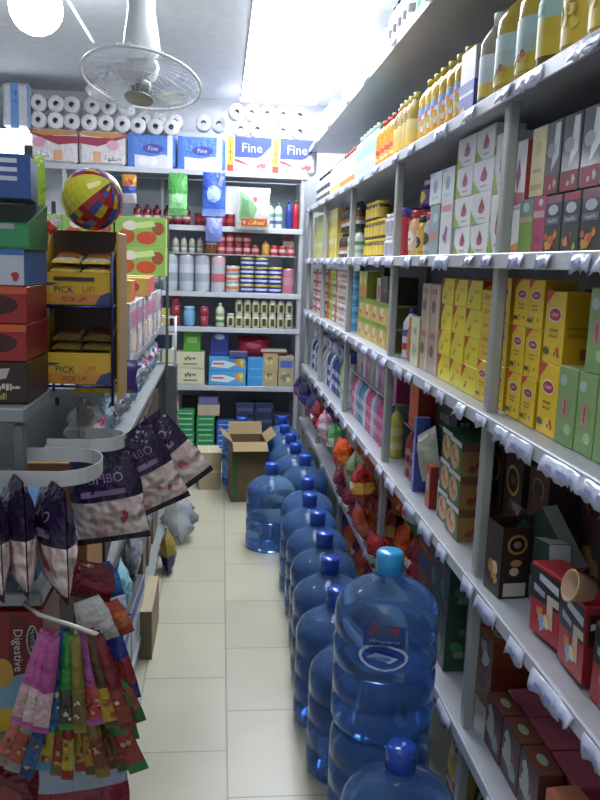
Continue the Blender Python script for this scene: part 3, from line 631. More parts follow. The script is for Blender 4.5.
thing('black_coffee_carton', 'coffee box', 'large black carton with white lettering above the tilted white bag', boxm(.26, .12, .13, '#17171a', '#131316', '#202024', [('T', 'f', 'BRAZIL', .5, .55, .18, '#c8c4a8'), ('R', 'f', .25, .25, .75, .31, '#8c8038'), ('T', 'r', 'BRAZIL', .5, .55, .16, '#c8c4a8')], name='coffee_carton'), (.80, 2.50, ZT[4]+.212), -PI/2)
runR(K('dark_green_box', 'box', 'dark green box under the black carton', boxm(.25, .12, .21, '#24382a', '#1e2e24', '#2c4030', [('R', 'f', .1, .3, .9, .6, '#3c5a40')]), .25, .12, .21), 4, 2.50, 1, x=.745)
thing('white_bag', 'bag', 'pale tilted bag below the black lettered carton', pouch(.12, .16, .05, [(0, .8, '#a8aa98:film'), (.8, 1, '#c8c8b8:film')], [('E', 'f', .5, .85, .3, .08, '#d8d4c0')], 4), (.700, 2.47, ZT[4]+.09), -PI/2+.3, (-.1, -.5))
runR(K('red_stick_box', 'box', 'slim orange-red box with white print', boxm(.05, .06, .14, '#b04a34', '#8c3428', '#c05c40', [('R', 'f', .2, .4, .8, .8, '#b8b0a4')]), .05, .06, .14), 4, 2.44, 1, x=.675)
TALR = oilk(.028, .19, '#7c2c30:gloss', '#8c3c38:gloss', ['#a87068', '#6a2428', '#a08078'], 'slim maroon bottle', name='bottle')
runR(TALR, 4, 2.68, 3, gap=.012)
TORG = K('orange_box', 'box', 'tall orange box standing above maroon bottles', boxm(.13, .07, .17, '#c8562c', '#8c2c24', '#c86a3c', [('R', 'f', .1, .1, .9, .2, '#a83c24')]), .13, .07, .17)
runR(TORG, 4, 2.735, 1, z0=.2)
thing('display_tray', 'tray', 'flat grey tray carrying the tall orange box', boxm(.24, .1, .008, '#6a6a6c', name='tray'), (.74, 2.735, ZT[4]+.191), -PI/2)
thing('blue_stick_box', 'box', 'slim purple-blue box beside the dark green box', boxm(.03, .05, .26, '#6a7ac0', '#4a5a9c', '#8090d0', [('R', 'f', .2, .3, .8, .7, '#8c98d0')]), (.70, 2.645-.015, ZT[4]), -PI/2)
cols = [('pink', '#c85a8c', '#d890b0', '#a83c70'), ('white', '#c8ccd4', '#d8d8dc', '#a8b0c0'), ('blue', '#4a78b8', '#a0b8d8', '#3c5ca0'), ('yellow', '#c8c058', '#d8d4a0', '#a8a848'), ('lilac', '#a08cb8', '#c8bcd8', '#7c6aa0'), ('teal', '#5c9898', '#b0ccc8', '#3c7c80')]
SHK = [K('shampoo_bottle', 'bottle', f'tall {n} shampoo bottle', bottle(.03, .215, b+':gloss', c+':gloss', [l, b, l], seg=12, hip=.08), .06, .06, .215) for n, b, l, c in cols]
cnt = {}; seq = [3, 2, 1, 0, 0, 4, 1, 0, 0, 1, 5, 2, 4, 1, 0]
for i, q in enumerate(seq):
    k = SHK[q]; cnt[q] = cnt.get(q, 0)+1
    thing(k.name, k.cat, f"{k.desc} {SW[4]}{posw(cnt[q]-1, seq.count(q))}", k.geo, (XF+.032, 3.115+i*.0665, ZT[4]), -PI/2, group='shampoo bottles on the fifth right-hand shelf')
PLANK = boxm(1.0, .1, .008, '#9a9ca0:steel', name='tray')
thing('display_tray', 'tray', 'long grey tray laid over the shampoo bottles', PLANK, (.745, 3.58, ZT[4]+.2165), -PI/2)
for q, (n, b, l, c) in enumerate(cols[:5]):
    me = boxm(.055, .05, .13, b, c, l, [('R', 'f', .1, .5, .9, .8, l), ('R', 'f', .2, .1, .8, .3, c)], name='toothpaste_box')
    for j in range(3):
        thing('toothpaste_box', 'box', f"upright {n} toothpaste box on the long tray{posw(j, 3)}", me, (.735, 3.13+((j*5+q)*.064), ZT[4]+.225), -PI/2, group='toothpaste boxes above the shampoo')
CLN = [('blue and white', '#3c4ca8', '#c8ccd4'), ('white', '#d0d4d8', '#a8b0c4'), ('green', '#7cb048', '#c0d0a0'), ('navy', '#2c3470', '#8c98c0'), ('grey', '#a8acb4', '#c8ccd0')]
CLM = [K('cleaner_bottle', 'bottle', f'{n} cleaner bottle', bottle(.034, .24, b+':gloss', l+':gloss', [l, b, l], seg=12, hip=.1), .068, .068, .24) for n, b, l in CLN]
seq = [4, 4, 2, 1, 2, 3, 0, 3, 0, 1, 0, 3, 1, 4, 1, 3, 4, 0, 1, 3, 1, 0, 3, 1]; cnt = {}
for i, q in enumerate(seq):
    k = CLM[q]; cnt[q] = cnt.get(q, 0)+1
    thing(k.name, k.cat, f"{k.desc} {SW[4]}{posw(cnt[q]-1, seq.count(q))}", k.geo, (XF+.036, 4.2+i*.0765, ZT[4]), -PI/2, group='cleaner bottles on the fifth right-hand shelf')
for i in range(7):
    n, b, l = CLN[(0, 3, 1, 0, 1, 3, 4)[i]]
    me = boxm(.2, .06, .05, l, b, b, [('R', 'f', .1, .2, .6, .8, b)], name='soap_box')
    thing('soap_box', 'box', f"flat {n} soap box laid across cleaner bottles{posw(i, 7)}", me, (.73, 4.3+i*.25, ZT[4]+.2425), -PI/2, group='soap boxes over the cleaner bottles')

# ------------------------------------------------------------------ lowest shelf
BRN = K('brown_flower_box', 'box', 'brown box with small pale flowers', boxm(.11, .1, .2, '#6d3c2c', '#8c4028', '#a0583c', [('B', 'f', .05, .05, .95, .95, ['#a8b8a8', '#8c9c8c', '#5a3038', '#4a2c28'], 10, 5), ('R', 'r', .1, .1, .9, .3, '#78321e'), ('R', 'r', .1, .6, .9, .62, '#6a2a1a'), ('E', 't', .5, .4, .25, .2, '#a8b8a0'), ('E', 't', .5, .4, .12, .08, '#4a7a58')]), .11, .1, .2)
runR(BRN, 5, 1.98, 2, 1, x=.74, gap=.006); runR(BRN, 5, 1.4, 5, 1, x=.90, gap=.006, desc='brown flowered box in the back row')
MAR = K('maroon_flower_box', 'box', 'dark maroon box with grey flowers', boxm(.11, .055, .135, '#4a2a2c', '#5a3028', '#7c4a38', [('B', 'f', .05, .05, .95, .95, ['#8c9c94', '#6a7c74', '#7c3038', '#a8b0a4'], 9, 6), ('E', 't', .5, .5, .2, .2, '#a8b8a0')]), .11, .055, .135)
runR(MAR, 5, 1.52, 3, 1, x=.69, gap=.004)
PRB = K('pink_red_box', 'box', 'pink-red carton with cream side', boxm(.13, .1, .125, '#b04858', '#a83c48', '#c8687a', [('R', 'r', .3, .3, .8, .5, '#d0b8a0'), ('R', 'f', .1, .6, .9, .8, '#c87880'), ('B', 'f', .1, .1, .9, .5, ['#c8b8a0', '#8c2c3c'], 4, 3), ('R', 't', .1, .7, .5, .9, '#d8a0a0')]), .13, .1, .125)
runR(PRB, 5, 1.5, 3, 1, x=.755, gap=.004)
thing('salmon_box', 'box', 'salmon box nearest the camera on lowest right-hand shelf', boxm(.14, .07, .13, '#c87858', '#b87848', '#d08868', [('R', 'f', .1, .2, .5, .8, '#8c9c6c')]), (.735, 1.37, ZT[5]), -PI/2+.1)
DGR = K('dark_green_flower_box', 'box', 'dark green box with flower print', boxm(.1, .09, .17, '#24382e', '#2c4a34', '#345c3c', [('B', 'f', .05, .05, .95, .95, ['#3c6a54', '#6a7c74', '#7c3038', '#2c8c6c', '#1c2c24'], 9, 4), ('B', 'r', .1, .1, .9, .9, ['#3c7c50', '#6a8c74', '#803838'], 6, 4)]), .1, .09, .17)
runR(DGR, 5, 2.2, 2, 2, x=.68, gap=.004)
BBX = K('brown_box', 'box', 'brown and blue carton', boxm(.13, .1, .15, '#6a3c28', '#5a3424', '#7c4830', [('R', 'f', .1, .1, .9, .45, '#2c3c6c'), ('R', 'f', .1, .55, .9, .65, '#a85a30')]), .13, .1, .15)
runR(BBX, 5, 2.42, 2, 2, x=.71)
# heaped snack bags spilling over the lowest shelf
SN = {'orange': ['#c8581c', '#d87028', '#c8501c'], 'dark red': ['#8c1c2c', '#a82c3c', '#7c1828'], 'green and white': ['#3c7c3c', '#b8c4b0', '#4a8c4c'], 'white': ['#b8b8b0', '#c8c0c0', '#a8a8a4'], 'navy': ['#28305c', '#3c4890', '#20264a'], 'purple': ['#4a2c5c', '#6a4488', '#3c2450'], 'pink and white': ['#c8a0a8', '#c8c0c4', '#b88898'], 'red and gold': ['#a02c24', '#c89c3c', '#981f1c'], 'grey-green': ['#7c8c70', '#98a48c', '#6a7c60']}
SNM = {}
for q, (n, cc) in enumerate(SN.items()):
    a, b, c = [k+':film' for k in cc]
    SNM[n] = [pouch(.17, .178, .085, [(0, .3, a), (.3, .62, b), (.62, 1, c)], [('E', 'f', .5, .5, .26, .13, '#c8c0b0' if q % 2 else '#b03028'), ('B', 'f', .15, .12, .85, .34, [cc[1], '#c8b080', cc[0]], 4, q)], seed=q*3+v, crink=.45, name='snack_bag') for v in range(2)]
rows_ = [['dark red', 'orange', 'red and gold', 'grey-green', 'dark red', 'dark red', 'purple', 'orange', 'dark red', 'purple', 'navy', 'navy', 'purple', 'navy', 'navy', 'navy'],
         ['green and white', 'orange', 'green and white', 'grey-green', 'orange', 'orange', 'white', 'pink and white', 'purple', 'navy', 'navy', 'purple', 'navy', 'white', 'navy', 'navy']]
flat = rows_[0]+rows_[1]; cnt = {}
for l in range(2):
    for i, n in enumerate(rows_[l]):
        y = 2.76+i*.205; t = .12
        cnt[(l, n)] = cnt.get((l, n), 0)+1
        where = 'in lower row of lowest right-hand shelf' if l == 0 else 'heaped in upper row of lowest right-hand shelf'
        if l == 0: p = (.748, y, ZT[5]+.014)
        else: p = (.738, y+.05, ZT[5]+.197)
        thing('snack_bag', 'bag', f"{n} snack bag {where}{posw(cnt[(l, n)]-1, rows_[l].count(n))}", SNM[n][(i+l) % 2], p, -PI/2+RN.uniform(-.25, .25), (-RN.uniform(.02, t), RN.uniform(-.11, .11)), 'snack bags heaped on the lowest right-hand shelf')
front = ['orange', 'dark red', 'red and gold', 'navy', 'dark red', 'orange', 'dark red', 'orange', 'purple']
cnt = {}
for i, n in enumerate(front):
    cnt[n] = cnt.get(n, 0)+1
    thing('snack_bag', 'bag', f"{n} snack bag leaning at shelf foot behind water bottles{posw(cnt[n]-1, front.count(n))}", SNM[n][i % 2], (.735, 2.72+i*.19, .006), -PI/2+RN.uniform(-.1, .1), (RN.uniform(-.1, .1), .0), 'snack bags at the shelf foot')
GLD = pouch(.2, .27, .07, [(0, .25, '#26305c:film'), (.25, .68, '#a88a3c:film'), (.68, 1, '#1f2850:film')], [('R', 'f', .2, .72, .8, .82, '#b8bcc8'), ('E', 'f', .5, .48, .3, .12, '#c8a850'), ('R', 'f', .1, .3, .9, .34, '#6a8cb0')], 6, name='flour_bag')
for i, y in enumerate((1.30, 1.515, 1.735, 2.01)):
    thing('flour_bag', 'bag', f"navy and gold bag on the floor below lowest right-hand shelf{posw(i, 4)}", GLD, (.705, y, .002), -PI/2+RN.uniform(-.05, .05), (-.12, 0), 'navy and gold bags on the floor')
for i, (n, y, z, sc_) in enumerate((('orange', 3.62, .545, 1.1), ('green and white', 3.95, .55, 1), ('grey-green', 3.32, .55, 1), ('pink and white', 4.32, .55, 1), ('red and gold', 3.11, .55, 1), ('dark red', 4.62, .55, 1), ('navy', 4.9, .55, 1), ('navy', 5.45, .55, 1), ('purple', 5.7, .55, 1))):
    thing('hanging_snack_bag', 'bag', f"{n} snack bag hanging in front of lowest right-hand shelf" + (' beside the farthest but one post' if y == 4.9 else ''), SNM[n][0], (.60, y, z+.022), -PI/2+RN.uniform(-.2, .2), (RN.uniform(0, .08), RN.uniform(-.2, .2)), 'snack bags hanging from the fifth shelf edge')
for i, (n, y) in enumerate((('dark red', 3.5), ('red and gold', 2.86), ('orange', 3.24), ('dark red', 3.84))):
    thing('snack_bag', 'bag', f"{n} snack bag leaning out over the edge of lowest right-hand shelf" + (', nearer one' if y == 3.5 else ', farther one' if y == 3.84 else ''), SNM[n][1], (.662, y, ZT[5]+.014), -PI/2+RN.uniform(-.2, .2), (.32, RN.uniform(-.1, .1)), 'snack bags leaning over the shelf edge')
# ------------------------------------------------------------------ water bottles on the floor
JC = '#7ba6dd:jug'; CAPB = '#2a4fae:gloss'; CAPL = '#3aa0dc:gloss'
prof = [(0, .134), (.05, .13), (.052, .012), (.06, .002), (.118, 0), (.131, .012), (.135, .03), (.135, .078), (.127, .088), (.127, .094), (.135, .104), (.135, .165), (.127, .175), (.127, .181), (.135, .191), (.135, .25), (.128, .26), (.128, .266), (.135, .276), (.135, .325), (.131, .345), (.12, .366), (.1, .385), (.075, .4), (.05, .411), (.036, .42), (.032, .432), (.032, .452), (0, .455)]
prof = [(r, z*.97) for r, z in prof]
jb = MB().lathe(prof, JC, 28).build('body')
def capmesh(c): return MB().lathe([(.0325, .417), (.036, .419), (.036, .463), (.034, .471), (.03, .475), (0, .475)], c, 20).build('cap')
cB = capmesh(CAPB); cL = capmesh(CAPL)
def joval():
    mb = MB(); R0 = .1356
    def sf(fc): return (lambda u, v, l: ((R0+l)*math.cos(-PI/2+(u-.5)*1.3), (R0+l)*math.sin(-PI/2+(u-.5)*1.3), .2+v*.13), 1.3*R0, .13)
    decals(mb, [('R', 'f', .2, .56, .8, .98, '#20338c'), ('R', 'f', .3, .8, .7, .98, '#8c2c44'), ('E', 'f', .5, .36, .36, .26, '#c8d4ec'), ('E', 'f', .5, .36, .31, .21, '#2848a8'), ('P', 'f', [(.26, .34), (.6, .26), (.72, .36), (.4, .46)], '#a8bce0'), ('S', 'f', .3, .66, .72, .74, '#6a7cc0', 6)], sf)
    return mb.build('label')
def jlab():
    mb = MB(); R0 = .1356
    def sf(fc): return (lambda u, v, l: ((R0+l)*math.cos(-PI/2+(u-.5)*1.0), (R0+l)*math.sin(-PI/2+(u-.5)*1.0), .108+v*.05), R0, .05)
    decals(mb, [('R', 'f', .1, .1, .9, .9, '#8fa4d8'), ('R', 'f', .2, .55, .7, .75, '#5a74b8'), ('R', 'f', .2, .25, .6, .4, '#5a74b8')], sf)
    return mb.build('label')
jl = jlab()
def jug(x, y, z, label, cap=cB, lab=jl, rz=-.4): thing('water_bottle', 'water bottle', label, [('body', jb, [('label', lab)]), ('cap', cap)], (x, y, z), rz, group='large blue water bottles along the aisle')
jug(.43, 1.625, 0, 'blue water bottle nearest the camera, in front of the tall stack', rz=-.9)
jug(.445, 1.912, 0, 'blue water bottle carrying another on its neck', rz=.4)
jug(.445, 1.912, .358, 'big blue water bottle with light blue cap and oval label, stacked on top', cL, joval(), -.25)
row = [(.425, 2.235), (.41, 2.515), (.425, 2.80), (.44, 3.08), (.445, 3.355), (.44, 3.63), (.46, 3.91), (.295, 4.21), (.50, 4.41), (.47, 4.69), (.465, 4.97), (.45, 5.25)]
for i, (x, y) in enumerate(row):
    jug(x, y, 0, f'blue water bottle in the floor row, {OW[i+1]} beyond the stacked pair', rz=-.5+RN.uniform(-.8, .8))
jug(.165, 5.49, 0, 'blue water bottle standing behind the open brown carton')
jug(.455, 5.565, 0, 'blue water bottle last by the back shelving past the floor row')

# cartons on the floor
mb = MB(); w, d, h = .225, .26, .40; CB = '#6b5a3e:matte'
for a in ((-w/2, -d/2, w/2, -d/2+.005), (-w/2, d/2-.005, w/2, d/2), (-w/2, -d/2+.005, -w/2+.005, d/2-.005), (w/2-.005, -d/2+.005, w/2, d/2-.005)): mb.box(a[0], a[1], 0, a[2], a[3], h, CB)
mb.box(-w/2, -d/2, 0, w/2, d/2, .005, CB)
decals(mb, [('R', 'f', .04, 0, .18, 1, '#3c5a38'), ('R', 'f', .18, .06, .98, .12, '#5c5238'), ('E', 'f', .6, .5, .2, .15, '#6a5a3e')], lambda fc: ((lambda u, v, l: (-w/2+u*w, -d/2-l, v*h)), w, h))
flap = MB().box(-w/2, 0, 0, w/2, .004, .09, '#8c7856:matte').build('flap'); sfl = MB().box(-.002, -d/2, 0, .002, d/2, .08, '#8c7856:matte').build('flap')
o = thing('cardboard_carton', 'carton', 'open brown cardboard carton with green stripe on the floor by the water bottles', [('body', mb.build('body')), ('flap', flap), ('flap', flap), ('flap', sfl), ('flap', sfl)], (.195, 5.16, 0), .08)
for c, (p, r) in zip(list(o.children)[1:], (((0, -d/2, h), (2.1, 0, 0)), ((0, d/2-.004, h), (-.5, 0, 0)), ((-w/2, 0, h), (0, -.9, 0)), ((w/2, 0, h), (0, .9, 0)))): c.location = p; c.rotation_euler = r
thing('cardboard_carton', 'carton', 'closed tan cardboard carton on the floor left of the open one', boxm(.15, .22, .26, '#a89c7c:matte', '#8c8064:matte', '#b4a888:matte', [('R', 'f', .0, .45, 1, .55, '#b8ac8c'), ('R', 't', .45, 0, .55, 1, '#b8ac8c')]), (-.06, 5.42, 0), .1)

# ------------------------------------------------------------------ back wall shelving
bk = link('back_shelving', None); bk['label'] = 'grey shelving across the back wall under a row of toilet paper'; bk['category'] = 'shelving'
ZB = {'t': 2.2, 'a': 1.80, 'b': 1.315, 'g': 1.05, 'c': .60, 'd': .10}
for k, z in ZB.items():
    x0, x1 = (-2.05, .64) if k == 't' else ((-1.12, .61) if k in 'ab' else (-.45, .61))
    m = '#b8ccd8:clear' if k == 'g' else STEEL
    mb = MB(); mb.box(x0, 6.08, z-.025, x1, 6.52, z, m, .003)
    mb.box(x0, 6.072, z-.035, x1, 6.0795, z+.004, '#b8bcc2:steel', .002)
    link('shelf_board', mb.build('shelf_board'), bk)
up = MB().box(-.016, -.016, 0, .016, .016, 2.17, '#b0b4b8:steel', .004).build('post')
for x in (-1.14, .60): link('post', up, bk, (x, 6.10, 0))
link('post', MB().box(-.016, -.016, 0, .016, .016, 1.27, '#b0b4b8:steel', .004).build('post'), bk, (-.465, 6.10, 0))
for x in (-2.0, -.465, .60): link('post', up, bk, (x, 6.5, 0))
link('back_panel', MB().box(-1.12, 6.53, .05, .61, 6.54, 2.17, '#8c949c:steel').build('back_panel'), bk)
def packm(w, h, d, cols, dec, seed): return pouch(w, h, d*1.25, [(0, 1, cols)], dec, seed, 12, 10, .03, .03, .12, 'tissue_pack')
TOPW = 'on the high back shelf'
AR1 = 'ﺓﻮﻔﺻ'
PK_R = boxm(.335, .12, .24, '#d8d4d4:film', '#ccc8c8:film', '#dcdcdc:film', [('P', 'f', [(0, .85), (.25, .72), (.6, .55), (1, .62), (1, .82), (.5, .8), (.2, .95), (0, .98)], '#9c2c48'), ('P', 'f', [(0, .9), (.3, .8), (.8, .84), (1, .9), (1, .96), (.3, .98)], '#c08850'), ('E', 'f', .2, .6, .14, .15, '#d89cb0'), ('R', 'f', .5, .1, .68, .4, '#d8a478'), ('T', 'f', AR1, .22, .2, .2, '#2c2c30')], name='tissue_pack', b=.02)
PK_R2 = boxm(.335, .12, .24, '#d8d4d4:film', '#ccc8c8:film', '#dcdcdc:film', [('P', 'f', [(1, .85), (.75, .72), (.4, .55), (0, .62), (0, .82), (.5, .8), (.8, .95), (1, .98)], '#9c2c48'), ('P', 'f', [(1, .9), (.7, .8), (.2, .84), (0, .9), (0, .96), (.7, .98)], '#c08850'), ('E', 'f', .72, .6, .14, .15, '#d89cb0'), ('R', 'f', .3, .1, .46, .4, '#d8a478'), ('T', 'f', AR1, .72, .2, .2, '#2c2c30')], name='tissue_pack', b=.02)
PK_B = boxm(.345, .12, .235, '#4f7cc8:film', '#4a74bc:film', '#88a8d8:film', [('P', 'f', [(.14, 0), (.92, 0), (.92, .3), (.75, .42), (.5, .34), (.14, .38)], '#c8cce4'), ('E', 'f', .52, .58, .22, .14, '#3c3a90'), ('E', 'f', .3, .2, .12, .14, '#dcdcec'), ('E', 'f', .5, .2, .12, .14, '#dcdcec'), ('T', 'f', 'Fine', .52, .58, .13, '#c8cce8'), ('R', 'f', .82, 0, .93, 1, '#d4d8e8'), ('R', 'f', 0, 0, .1, 1, '#3c68bc')], name='tissue_pack', b=.02)
PK_F = boxm(.33, .12, .25, '#d8d4da:film', '#c8c8cc:film', '#dcdce0:film', [('R', 'f', .16, .42, .98, 1, '#3446a8'), ('P', 'f', [(.16, .3), (.16, .38), (.45, .28), (.75, .42), (.98, .72), (.98, .56), (.7, .3), (.45, .2)], '#b83448'), ('P', 'f', [(.16, .42), (.45, .32), (.75, .46), (.98, .78), (.98, .42), (.5, .2)], '#d8d4da'), ('R', 'f', 0, 0, .13, 1, '#d8c43c'), ('R', 'f', .05, .3, .08, .45, '#7c5c28'), ('R', 'f', .04, .5, .09, .62, '#7c5c28'), ('R', 'f', .05, .68, .08, .85, '#7c5c28'), ('T', 'f', 'Fine', .55, .7, .26, '#c8d0ec'), ('B', 'f', .6, .02, .95, .3, ['#b83c4c', '#c86068'], 4, 3), ('R', 'f', 0, 0, .13, .2, '#b03c30')], name='tissue_pack', b=.02)
xs = [(-1.215, PK_R, 'white tissue pack with maroon swoosh on its left'), (-.868, PK_R2, 'white tissue pack with maroon swoosh, beside the blue packs'), (-.515, PK_B, 'blue tissue pack beside the maroon packs'), (-.155, PK_B, 'blue tissue pack beside the yellow-striped packs'), (.2, PK_F, 'white tissue pack with yellow stripe and blue panel, nearer the blue packs'), (.545-.01, PK_F, 'white tissue pack with yellow stripe and blue panel, at the right end')]
PT = {}
for i, (x, me, lb) in enumerate(xs):
    thing('tissue_pack', 'tissue pack', lb, me, (x, 6.16, ZB['t']+.004), RN.uniform(-.02, .02), group='packs of tissue on the high back shelf'); 
thing('tissue_pack', 'tissue pack', 'tall white pack with blue stripe at the shelf end by the left wall', boxm(.19, .12, .31, '#d4d8dc:film', '#c8ccd0:film', None, [('R', 'f', .3, 0, .6, 1, '#6c9cd8'), ('R', 'f', .9, 0, 1, 1, '#7ca4d8'), ('B', 'f', .4, .1, .6, .9, ['#4a70b8'], 5, 3)], name='tissue_pack', b=.02), (-1.47, 6.16, 2.435))
thing('added_glow_box', 'lamp', 'added glowing white box standing under the blue-striped tissue pack', [('housing', MB().box(-.16, -.02, 0, .16, .09, .228, '#dcdcdc:gloss', .003).build('housing'), [('diffuser', MB().box(-.155, -.03, .005, .155, -.0205, .223, emit('#f4f6ff', 5), .003).build('diffuser'))])], (-1.50, 6.15, ZB['t']+.004))  # invented glowing box, added to give the bright white patch here
r0, r1 = .058, .02
rollm = [('paper', MB().lathe([(r1, 0), (r0-.006, 0), (r0, .006), (r0, .094), (r0-.006, .1), (r1, .1)], '#dcdde0:soft', 22).build('paper')), ('cardboard_core', MB().lathe([(r1, .1), (r1-.0015, .1), (r1-.0015, 0), (r1, 0), (r1, .1)], '#8c8a88:matte', 16).build('core'))]
def roll(x, z, lab, y=6.11, rx=0.): thing('toilet_roll', 'toilet roll', lab, rollm, (x, y+.1, z+r0), RN.uniform(-.06, .06), (PI/2, 0), 'toilet rolls above the tissue packs')
zr = ZB['t']+.246
for l in range(2):
    for i in range(6):
        roll(-1.32+i*.1185+(.02 if l and i > 2 else 0), zr+l*.116, f"toilet roll in {['lower', 'upper'][l]} row over the maroon packs{posw(i, 6, 'left', 'right')}")
for i in range(3): roll(-.615+i*.1185, ZB['t']+.241, f"toilet roll over the first blue tissue pack{posw(i, 3, 'left', 'right')}")
for i in range(3): roll(-.60+i*.12, ZB['t']+.31-.005, f"half-hidden toilet roll behind those over the blue pack{posw(i, 3, 'left', 'right')}", 6.26)
for i in range(2): roll(-.15+i*.1185, ZB['t']+.30, f"toilet roll raised over the second blue pack{posw(i, 2, 'left', 'right')}", 6.22)
thing('storage_box', 'box', 'white box hidden under raised toilet rolls', boxm(.6, .1, .29, '#c8ccd0'), (-.33, 6.31, ZB['t']+.004))
for l in range(2):
    for i in range(2+(l == 1)): roll(.13+i*.117-(.04 if l else -.0), ZB['t']+.256+l*.116, f"toilet roll in {['lower', 'upper'][l]} row over the yellow-striped pack{posw(i, 2+l, 'left', 'right')}")
for l in range(2):
    for i in range(2): roll(.44+i*.1185, ZB['t']+.256+l*.116, f"toilet roll in {['lower', 'upper'][l]} pair over the right-end tissue pack{posw(i, 2, 'left', 'right')}")
for l in range(3): roll(-1.70, ZB['t']+.24+l*.116, f"toilet roll piled beside the blue-striped pack, {['lowest', 'middle', 'topmost'][l]} of three")
thing('storage_box', 'box', 'plain white box under the piled toilet rolls', boxm(.15, .12, .235, '#dcdcdc', b=.004), (-1.72, 6.17, ZB['t']+.004))

SQB = oilk(.032, .14, '#5c1f24:gloss', '#2c2426:gloss', ['#a82c34', '#c8b8b0', '#7c2028'], 'small dark red sauce bottle', name='sauce_bottle')
RDC = K('red_tin', 'tin', 'short red tin', can(.036, .095, ['#7c1c24', '#b84048', '#7c1c24']), .072, .072, .095)
AW = 'on back shelf below tissue'
def hang(name, label, me, x, z, rz=0): thing(name, 'hanging pack', label, me, (x, 5.99, z), rz)
runB(SQB, ZB['a']+.004, AW, -.40, 3); runB(SQB, ZB['a']+.004, AW, -.62, 3, desc='dark bottle beside the green pouch', gap=.006); runB(RDC, ZB['a']+.004, AW, -1.0, 4, desc='short red tin beside sauce bottles')
hang('hanging_pouch', 'orange and blue sweet bag hanging near the colourful ball', pouch(.1, .2, .06, [(0, .3, '#b8b0b8:film'), (.3, .6, '#3c54a0:film'), (.6, 1, '#c88a34:film')], [('E', 'f', .5, .7, .3, .12, '#b04838')], 4), -.665, 1.94); runB(RDC, ZB['a']+.004, AW, -.165, 4, 1)
runB(SQB, ZB['a']+.004, AW, .16-.02, 1, desc='dark bottle behind the hanging detergent jug', y=6.3)
thing('storage_box', 'box', 'white box beside the hanging detergent jug', boxm(.11, .1, .3, '#d8dcdc'), (.08, 6.2, ZB['a']+.004))
for nm, c, x in (('blue', '#2c3f8c', .505), ('red', '#a8283c', .555)):
    thing('detergent_bottle', 'bottle', f'tall {nm} bottle at right end of the back shelf', bottle(.026, .21, c+':gloss', c+':gloss'), (x, 6.14, ZB['a']+.004))
runB(oilk(.03, .19, '#c8d4d4:gloss', '#3c7c64:gloss', ['#4a6aa0', '#d0d4d4', '#78a8a0'], 'white bottle with teal band', name='cleaner_bottle'), ZB['a']+.004, AW, .36, 2)
GBX = K('grey_box', 'box', 'flat grey carton', boxm(.2, .12, .05, '#8c9498', '#7c8488', '#a0a8ac'), .2, .12, .05)
runB(GBX, ZB['a']+.004, AW, -.2, 1, 3, y=6.3, desc='flat grey carton at the rear')

BW = 'on middle back shelf'
TIN = K('milk_powder_tin', 'tin', 'large silver-grey tin', can(.058, .27, ['#a8b0b8', '#9098a0', '#b8bcc4', '#a0a8b0']), .116, .116, .27)
TINR = K('milk_powder_tin', 'tin', 'large grey tin with red spots', can(.055, .27, ['#b0b4bc', '#b86070', '#a8b0b8', '#c0a0a8']), .11, .11, .27)
TINB = K('blue_tin', 'tin', 'small navy and white tin', can(.052, .066, ['#2c3c8c', '#b8bcd0', '#28367c', '#b0a040']), .104, .104, .066)
TINO = K('orange_tin', 'tin', 'small orange and white tin', can(.052, .066, ['#a8b0b4', '#b86a3c', '#b0b4b0']), .104, .104, .066)
TINP = K('pink_tin', 'tin', 'pink tin', can(.045, .19, ['#b07080', '#b88090', '#a86878']), .09, .09, .19)
runB(TIN, ZB['b']+.004, BW, -.38, 3, y=6.1); runB(TINR, ZB['b']+.004, BW, -.02, 1)
runB(TINO, ZB['b']+.004, BW, .09, 1, 3); runB(TINB, ZB['b']+.004, BW, .2, 2, 4)
runB(TINB, ZB['b']+.004, BW, .415, 1, 3, desc='navy tin beside the pink tin'); runB(TINP, ZB['b']+.004, BW, .515, 1)
RWT = K('red_tin', 'tin', 'small red and white tin', can(.03, .075, ['#a83844', '#d0a8a8', '#a83038']), .06, .06, .075)
WCB = oilk(.024, .12, '#a8a8a0:gloss', '#4a6a9c:gloss', ['#b8bcb4', '#6a7c8c', '#a89c6c'], 'small bottle with blue cap', name='sauce_bottle')
thing('display_tray', 'tray', 'grey tray carrying small red tins over the big tins', boxm(.98, .1, .008, '#a8acb0', name='tray'), (.08, 6.16, ZB['b']+.279))
runB(WCB, ZB['b']+.288, 'over the large tins', -.34, 4, gap=.012, y=6.12)
thing('food_tub', 'tub', 'brown tub with white lid over the large tins', jar(.05, .08, '#8c5a3c:gloss', '#d0d0d0:gloss'), (-.08, 6.17, ZB['b']+.288))
runB(RWT, ZB['b']+.288, 'on the tray over the tins', 0.0, 5, 2, gap=.004, y=6.12, skip=[(1, 4)])
thing('honey_bottle', 'bottle', 'amber honey bottle among the small red tins', bottle(.03, .11, '#c8964c:gloss', '#c8842c:gloss'), (.335, 6.15, ZB['b']+.288))
runB(RWT, ZB['b']+.288, 'at right end of the tray', .40, 3, 1, gap=.004, y=6.12)
thing('cracker_box', 'box', 'beige box with red top over the pink tin', boxm(.085, .07, .15, '#a89c84', None, None, [('R', 'f', 0, .75, 1, 1, '#8c3c40'), ('R', 'f', .1, .1, .9, .2, '#c8c0a8')]), (.512, 6.22, ZB['b']+.288-.08+.08))

